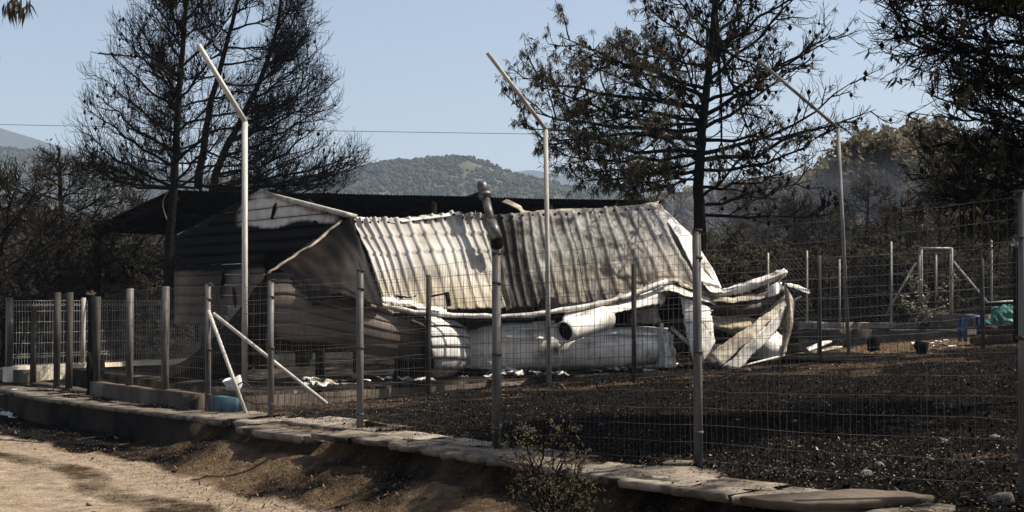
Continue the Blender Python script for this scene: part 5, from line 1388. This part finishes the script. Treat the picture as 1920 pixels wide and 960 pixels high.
b = MB(); add_sheet(b, wrinkle(Gt, 0.16, 5, 81), 0.01); b.build('sheet', M['green'], gt, True)
b = MB(); add_bar(b, W(1846, 572, 25.8), W(1900, 566, 25.8), 0.10, 0.08); b.build('roll', M['char'], gt)
b = MB(); add_bar(b, W(1850, 567, 25.75), W(1902, 564, 25.75), 0.03, 0.03); b.build('batten', M['scrap_white'], gt)
tp = empty('charred_post', W(1908, 605, 24.9), 'thick black charred post with a white cap at the right edge', 'post')
b = MB(); add_bar(b, W(1909, 640, 24.9), W(1908, 464, 24.9), 0.17, up=(0.3, 0.95, 0)); b.build('shaft', M['char'], tp)
b = MB(); c = W(1909, 462, 24.9); add_box(b, c + (0, 0, 0.03), (0.22, 0.22, 0.05), 0.3, 0.01); add_box(b, c + (0.03, 0, 0.08), (0.10, 0.10, 0.05), 0.3, 0.01); b.build('cap', M['white'], tp)
# black drum and torn flap behind the wreck
dr = empty('black_drum', W(1482, 655, 25.0), 'upright black drum behind the right end of the wreck', 'drum')
b = MB(); add_tube(b, [W(1482, 656, 25.0), W(1482, 625, 25), W(1481, 592, 25.0)], [0.15, 0.155, 0.15], 14); b.build('shell', M['char'], dr, True)
b = MB(); add_tube(b, [W(1481, 592, 25.0), W(1481, 589, 25.0)], 0.165, 14); b.build('rim', M['sootsheet'], dr, True)
sk = surf([[(1472, 655, 24.9), (1490, 642, 24.8), (1512, 652, 24.8)], [(1470, 664, 24.5), (1495, 660, 24.4), (1520, 660, 24.5)]], 10, 5)
b = MB(); add_sheet(b, wrinkle(sk, 0.04, 4, 4), 0.01); tag(b.build('rubber_sheet', M['char']), 'black rubbery sheet curled at the foot of the drum', 'sheet')
for (x0, y0, x1, y1, mt, lb) in ((1495, 664, 1552, 640, 'scrap', 'pale plank leaning behind the black plate, nearest the drum'), (1520, 662, 1572, 650, 'scrap_brown', 'brown plank lying behind the black plate beside the bent pole')):
    b = MB(); add_bar(b, W(x0, y0, 24.9), W(x1, y1, 26.0), 0.18, 0.03); tag(b.build('plank', M[mt]), lb, 'plank')
# white blocks on the slab edge
for k, (px, py, s, lb) in enumerate(((1216, 688, 0.19, 'white block at the left of the pair on the slab edge'), (1252, 689, 0.17, 'white block at the right of the pair on the slab edge'))):
    b = MB(); p = W(px, py, 23.6); add_box(b, p, (s, s * .9, s * 1.05), 0.5, 0.012); tag(b.build('white_block', M['white']), lb, 'block')
b = MB(); add_bar(b, W(1206, 694, 23.2), W(1262, 696, 23.6), 0.06, 0.04); tag(b.build('white_batten', M['white']), 'white batten lying before the two white blocks on the slab edge', 'batten')
# bits of scrap: torn sheets on the slab
def scrap(px, d, up, s, seed, mat='scrap'):
    c = G_at(px, d); c[2] = max(c[2], 0) ; c[2] = up
    g_ = np.zeros((5, 7, 3)); a = rnd.uniform(0, 3.14)
    for j in range(5):
        for i in range(7):
            u, v = (i / 6 - .5) * s * 2, (j / 4 - .5) * s * 0.8
            g_[j, i] = c + (u * math.cos(a) - v * math.sin(a), u * math.sin(a) + v * math.cos(a), 0)
    w = fbm(g_[..., 0] * 6, g_[..., 1] * 6, seed, 3)
    g_[..., 2] += np.abs(w) * s * 0.8 + 0.02
    b = MB(); add_sheet(b, g_, 0.004); return b.build('scrap_sheet', M[mat], None)
for k in range(58):
    px = rnd.choice([rnd.uniform(560, 800), rnd.uniform(860, 1280), rnd.uniform(860, 1280), rnd.uniform(1380, 1480)])
    t = (px - 470) / 830 * 9.8
    py = 737 - (px - 470) * 0.049 - rnd.uniform(3, 15)
    d = (EYE - (0.34 + 0.006 * t)) * F / (py - 560)
    o = scrap(px, d, 0.345 + 0.006 * t, rnd.uniform(0.07, 0.24), 90 + k, rnd.choice(['scrap', 'scrap', 'scrap_brown', 'scrap_white']))
    tag(o, 'torn piece of pale sheet scrap lying on the slab edge under the wreck', 'scrap', 'scrap pieces on the slab')
for k in range(9):
    px = rnd.uniform(-20, 42); py = rnd.uniform(768, 784); p = Wz(px, py, -0.40)
    o = scrap(px, p[1], gz(p[0], p[1]) + 0.01, rnd.uniform(0.10, 0.25), 190 + k, 'scrap_white')
    tag(o, 'white crumpled scrap in the pale heap at the left edge of the road', 'scrap', 'white scrap heap by the road')
for k in range(10):
    px = 1716 + k * 7.2 + rnd.uniform(-3, 3); p = Wz(px, 630 + rnd.uniform(-2, 3), 0.95)
    o = scrap(px, p[1], gz(p[0], p[1]) + 0.02, rnd.uniform(0.06, 0.13), 290 + k, 'scrap_white')
    tag(o, 'small white scrap on the tan ground before the gate', 'scrap', 'white scraps before the gate')
# small dark lumps by the pole
for px, py, lb in ((1638, 645, 'small black lump on the tan ground under the gate brace'), (1727, 652, 'black bucket shaped lump on the ground left of the thick post')):
    p = Wz(px, py + 6, 0.8); b = MB(); V, q = tubes(np.array([[p + (0, 0, -.05), p + (0, 0, .06), p + (.02, 0, .17)]]), np.array([[.09, .12, .10]]), 8); V += rng.normal(size=V.shape) * .015
    b.add(V, q, None, [list(range(8))[::-1], list(range(16, 24))]); tag(b.build('black_lump', M['char']), lb, 'lump')

# stones
ico_v = np.array([(0, 0, 1), (.894, 0, .447), (.276, .851, .447), (-.724, .526, .447), (-.724, -.526, .447), (.276, -.851, .447),
                  (.724, .526, -.447), (-.276, .851, -.447), (-.894, 0, -.447), (-.276, -.851, -.447), (.724, -.526, -.447), (0, 0, -1)])
ico_f = np.array([(0, 1, 2), (0, 2, 3), (0, 3, 4), (0, 4, 5), (0, 5, 1), (1, 6, 2), (2, 7, 3), (3, 8, 4), (4, 9, 5), (5, 10, 1),
                  (6, 7, 2), (7, 8, 3), (8, 9, 4), (9, 10, 5), (10, 6, 1), (11, 7, 6), (11, 8, 7), (11, 9, 8), (11, 10, 9), (11, 6, 10)])
stones = []
for k in range(5):
    b = MB(); b.add(ico_v * rng.uniform(0.7, 1.2, (12, 1)) * (1, 0.85, 0.55), None, ico_f); stones.append(b.mesh('stone', M['stone' if k else 'char'], (0, 0, 0), False))
def stone(p, s, label, group, k=None):
    o = bpy.data.objects.new('stone', stones[rnd.randrange(1, 5) if k is None else k]); C.objects.link(o)
    o.location = tuple(float(x) for x in p); o.scale = (s, s * rnd.uniform(.7, 1.2), s * rnd.uniform(.7, 1.1)); o.rotation_euler = (rnd.uniform(-.4, .4), rnd.uniform(-.4, .4), rnd.uniform(0, 6))
    tag(o, label, 'stone', group)
for px, py, s, lb in ((1875, 952, 0.10, 'largest grey stone at the bottom right corner'), (1775, 846, 0.07, 'dark stone on the charred ground at right, farther of two'), (1650, 880, 0.055, 'stone beside a curved twig right of the tallest near post'), (1865, 842, 0.06, 'dark stone on the charred ground near the right edge'), (1560, 872, 0.035, 'small pale stone right of the tallest near post'), (1400, 925, 0.045, 'dark stone at the left corner of the loose flat slab')):
    z = 0.40; p = Wz(px, py, z); p[2] = gz(p[0], p[1]) + s * .25; stone(p, s, lb, None)
for k in range(46):
    y = rnd.uniform(8, 22); x = rnd.uniform(-0.34, 0.42) * y; t, _ = kerb_dist(np.array([x]), np.array([y])); t = float(t[0])
    if -1.3 < t < 0.15: continue
    lb, gp = ('grey stone on the charred yard inside the near fence', 'stones in the yard') if t < 0 else ('brown stone on the bank or road before the kerb', 'stones by the road')
    s = rnd.uniform(0.02, 0.06); stone((x, y, gz(x, y) + s * 0.2), s, lb, gp)

# loose litter nobody could count: ash flakes, charred bits, straw, gravel
def scatter(n, ymin, ymax, pw, cond):
    u = rng.random(n * 3); y = ymin * (ymax / ymin) ** (u ** pw); x = rng.uniform(-0.46, 0.46, n * 3) * (y + 1)
    t, nx = kerb_dist(x, y); k = cond(x, y, t, nx); x, y, t = x[k][:n], y[k][:n], t[k][:n]
    return x, y, ground_z(x, y)
def flakes(name, label, n, ymin, ymax, s0, s1, mat, cond, flat=0.5, lift=0.012, pw=0.8, long_=1.0):
    x, y, z = scatter(n, ymin, ymax, pw, cond); n = len(x)
    s = 0.27 * rng.uniform(s0, s1, n) * (1 + rng.random(n) ** 8 * 1.5); a = rng.uniform(0, 6.28, n)
    q = np.array([(-1, -.5), (1, -.6), (.8, .5), (-.7, .6)])[None] * rng.uniform(.5, 1.3, (n, 4, 2)) * s[:, None, None] * np.array((long_, 1 / long_ ** .5))
    tx, ty = np.clip(rng.normal(size=(2, n)) * flat, -1, 1)
    V = np.zeros((n, 4, 3))
    V[..., 0] = q[..., 0] * np.cos(a)[:, None] - q[..., 1] * np.sin(a)[:, None]; V[..., 1] = q[..., 0] * np.sin(a)[:, None] + q[..., 1] * np.cos(a)[:, None]
    V[..., 2] = V[..., 0] * tx[:, None] + V[..., 1] * ty[:, None] + rng.normal(size=(n, 4)) * 0.15 * s[:, None]
    V += np.stack((x, y, z + lift + s * flat * 0.5), -1)[:, None]
    b = MB(); b.add(V.reshape(-1, 3), np.arange(n * 4).reshape(-1, 4)); tag(b.build(name, M[mat], None, False, 'stuff'), label, 'litter')
M['ash'] = simple('ash_flake', (0.10, 0.085, 0.07), (0.42, 0.37, 0.30), 23, 0.9, detail=1)
M['straw'] = simple('dry_straw', (0.05, 0.032, 0.018), (0.26, 0.17, 0.09), 17, 0.9, detail=1)
M['chars'] = simple('char_bit', (0.004, 0.004, 0.004), (0.026, 0.022, 0.018), 19, 0.9, detail=1)
M['gravel'] = simple('road_gravel', (0.10, 0.075, 0.05), (0.45, 0.36, 0.26), 21, 0.9, detail=1)
patch_n = lambda x, y, k: fbm(x * 0.8, y * 0.8, k, 3) + 0.6 * (rng.random(np.shape(x)) - 0.5)
yard_c = lambda x, y, t, nx: t < -0.55
yard_p = lambda x, y, t, nx: (t < -0.55) & (patch_n(x, y, 88) > 0.12)
yard_q = lambda x, y, t, nx: (t < -0.55) & (patch_n(x, y, 93) > 0.05)
road_c = lambda x, y, t, nx: t > 1.0
bank_c = lambda x, y, t, nx: (t > 0.0) & (t < 1.5)
flakes('ash_litter', 'pale ash flakes and chips strewn over the black yard', 26000, 6.5, 30, 0.006, 0.026, 'ash', yard_p, 0.45)
flakes('charred_litter', 'black charred bits and stubble over the yard', 60000, 6.5, 30, 0.012, 0.045, 'chars', yard_c, 0.9, 0.02)
flakes('straw_litter', 'brown half burnt straw over the yard', 5000, 6.5, 28, 0.008, 0.032, 'straw', yard_q, 0.5, 0.008, 0.8, 2.0)
flakes('bank_litter', 'dry straw and leaves on the bank under the kerb', 9000, 7.5, 24, 0.012, 0.04, 'straw', bank_c, 0.7, 0.012, 0.8, 1.6)
flakes('bank_char', 'black burnt grass stubble on the bank under the kerb', 9000, 7.5, 24, 0.010, 0.03, 'chars', bank_c, 0.9, 0.012, 0.8, 1.3)
flakes('road_gravel', 'small gravel on the pale dirt road', 9000, 9, 26, 0.006, 0.018, 'gravel', road_c, 0.5, 0.004)
_gz = ground_z
ground_z = lambda x, y: yard_z(x, y) + 0.04
kerb_c = lambda x, y, t, nx: (t < -0.03) & (t > -1.1)
flakes('kerb_litter', 'dirt and burnt leaves lying on the kerb slabs', 6000, 7, 22, 0.010, 0.034, 'chars', kerb_c, 0.5, 0.004, 0.8, 1.2)
flakes('kerb_dirt', 'brown dirt crumbs lying on the kerb slabs', 5000, 7, 22, 0.010, 0.03, 'straw', kerb_c, 0.5, 0.004, 0.8, 1.2)
ground_z = _gz
strip_c = lambda x, y, t, nx: np.abs(t - 1.98 + 0.5 * vnoise(x * 0.7, y * 0.7, 23)) < 0.33
flakes('strip_litter', 'dark dry grass stubble along the middle strip of the road', 9000, 9, 26, 0.008, 0.022, 'chars', strip_c, 0.8, 0.008, 0.8, 1.3)
flakes('strip_straw', 'straw coloured grass stubble along the middle strip of the road', 5000, 9, 26, 0.008, 0.022, 'straw', strip_c, 0.8, 0.01, 0.8, 1.4)

sm = MB(); add_box(sm, (24, 53, 2.2), (40, 34, 7.4))
smm = bpy.data.materials.new('smoke'); smm.use_nodes = True; sn2 = smm.node_tree
sn2.nodes.remove(sn2.nodes['Principled BSDF']); pv2 = sn2.nodes.new('ShaderNodeVolumePrincipled')
pv2.inputs['Color'].default_value = (0.75, 0.84, 1.0, 1); pv2.inputs['Density'].default_value = 0.007
sn2.links.new(pv2.outputs[0], sn2.nodes['Material Output'].inputs['Volume'])
tag(sm.build('smoke', smm, None, False, 'stuff'), 'thin bluish smoke lingering among the trees behind the right fence', 'smoke')
# clamps holding the wires to the near posts
for o in [c for c in front.children if c.name.startswith('post')]:
    pass
for (p, top), r in zip(fp[:-1], rad):
    for f in (0.12, 0.5, 0.86):
        b = MB(); z = p[2] + (top - p[2]) * f + rnd.uniform(-.04, .04); add_tube(b, [(p[0], p[1], z), (p[0] + 0.001, p[1], z + 0.025)], r * 1.12, 10); b.build('clamp', M['wire'], front)
    b = MB(); add_tube(b, [(p[0], p[1], top - 0.012), (p[0], p[1], top + 0.012)], r * 1.1, 10); b.build('post_cap', M['pole_dark'], front)
# charred stalks still standing in the yard, a cable on the road, a dry weed at the gate
x, y, z = scatter(420, 7.0, 20, 0.8, lambda x, y, t, nx: (t < -0.7) & (patch_n(x, y, 97) > 0.0))
n = len(x); h = rng.uniform(0.05, 0.20, n); a = rng.normal(size=(n, 2)) * 0.35
P = np.zeros((n, 3, 3)); P[:, 0] = np.stack((x, y, z - 0.02), -1)
P[:, 1] = P[:, 0] + np.stack((a[:, 0] * h * .4, a[:, 1] * h * .4, h * .6), -1); P[:, 2] = P[:, 1] + np.stack((a[:, 0] * h, a[:, 1] * h, h * .4), -1)
b = MB(); v, q = tubes(P, np.full((n, 3), 0.0035) * np.array((1.2, 1, .5)), 3); b.add(v, q); tag(b.build('charred_stalks', M['twig'], None, False, 'stuff'), 'thin charred stalks standing over the black yard', 'stalks')
cp_ = np.array([Wz(px, py, -0.38) for px, py in ((-60, 822), (10, 820), (70, 824), (130, 822), (180, 816), (230, 812))]); cp_ = catmull(cp_, 30)
cp_[:, 2] = ground_z(cp_[:, 0], cp_[:, 1]) + 0.03
b = MB(); add_tube(b, cp_, 0.008, 5); tag(b.build('loose_cable', M['cable']), 'thin black cable lying across the dirt road at the left', 'cable')
wb = G_at(1738, 30.4); sb = [bez(wb, wb + np.array((rnd.uniform(-.6, .6), rnd.uniform(-.3, .3), rnd.uniform(.4, 1.35))), -0.03, 8) for _ in range(8)]
pine('dry_weed', wb, 'pale dry weed growing at the foot of the framed gate', None, [([wb - (0, 0, .1), wb, wb + (0, 0, .1)], 0.015)], sb, n2=7, n3=4, n4=0, l2=0.3, l3=0.16, needle_n=2, nl=0.08, nw=0.04, droop=0.1, r_tw=0.004, leafmat='leaf_pale', lr=0.004)['category'] = 'weed'
# the air: thin blue haze of the smoke round the whole place
hb = MB(); add_box(hb, (0, 1650, 170), (6900, 3600, 347))
hm = bpy.data.materials.new('haze'); hm.use_nodes = True; hn = hm.node_tree
hn.nodes.remove(hn.nodes['Principled BSDF']); pv = hn.nodes.new('ShaderNodeVolumePrincipled')
pv.inputs['Color'].default_value = (0.66, 0.80, 1.0, 1); pv.inputs['Density'].default_value = 0.00024
hn.links.new(pv.outputs[0], hn.nodes['Material Output'].inputs['Volume'])
hz = hb.build('haze', hm, None, False, 'stuff'); tag(hz, 'thin bluish smoke haze filling the air to the hills', 'haze')
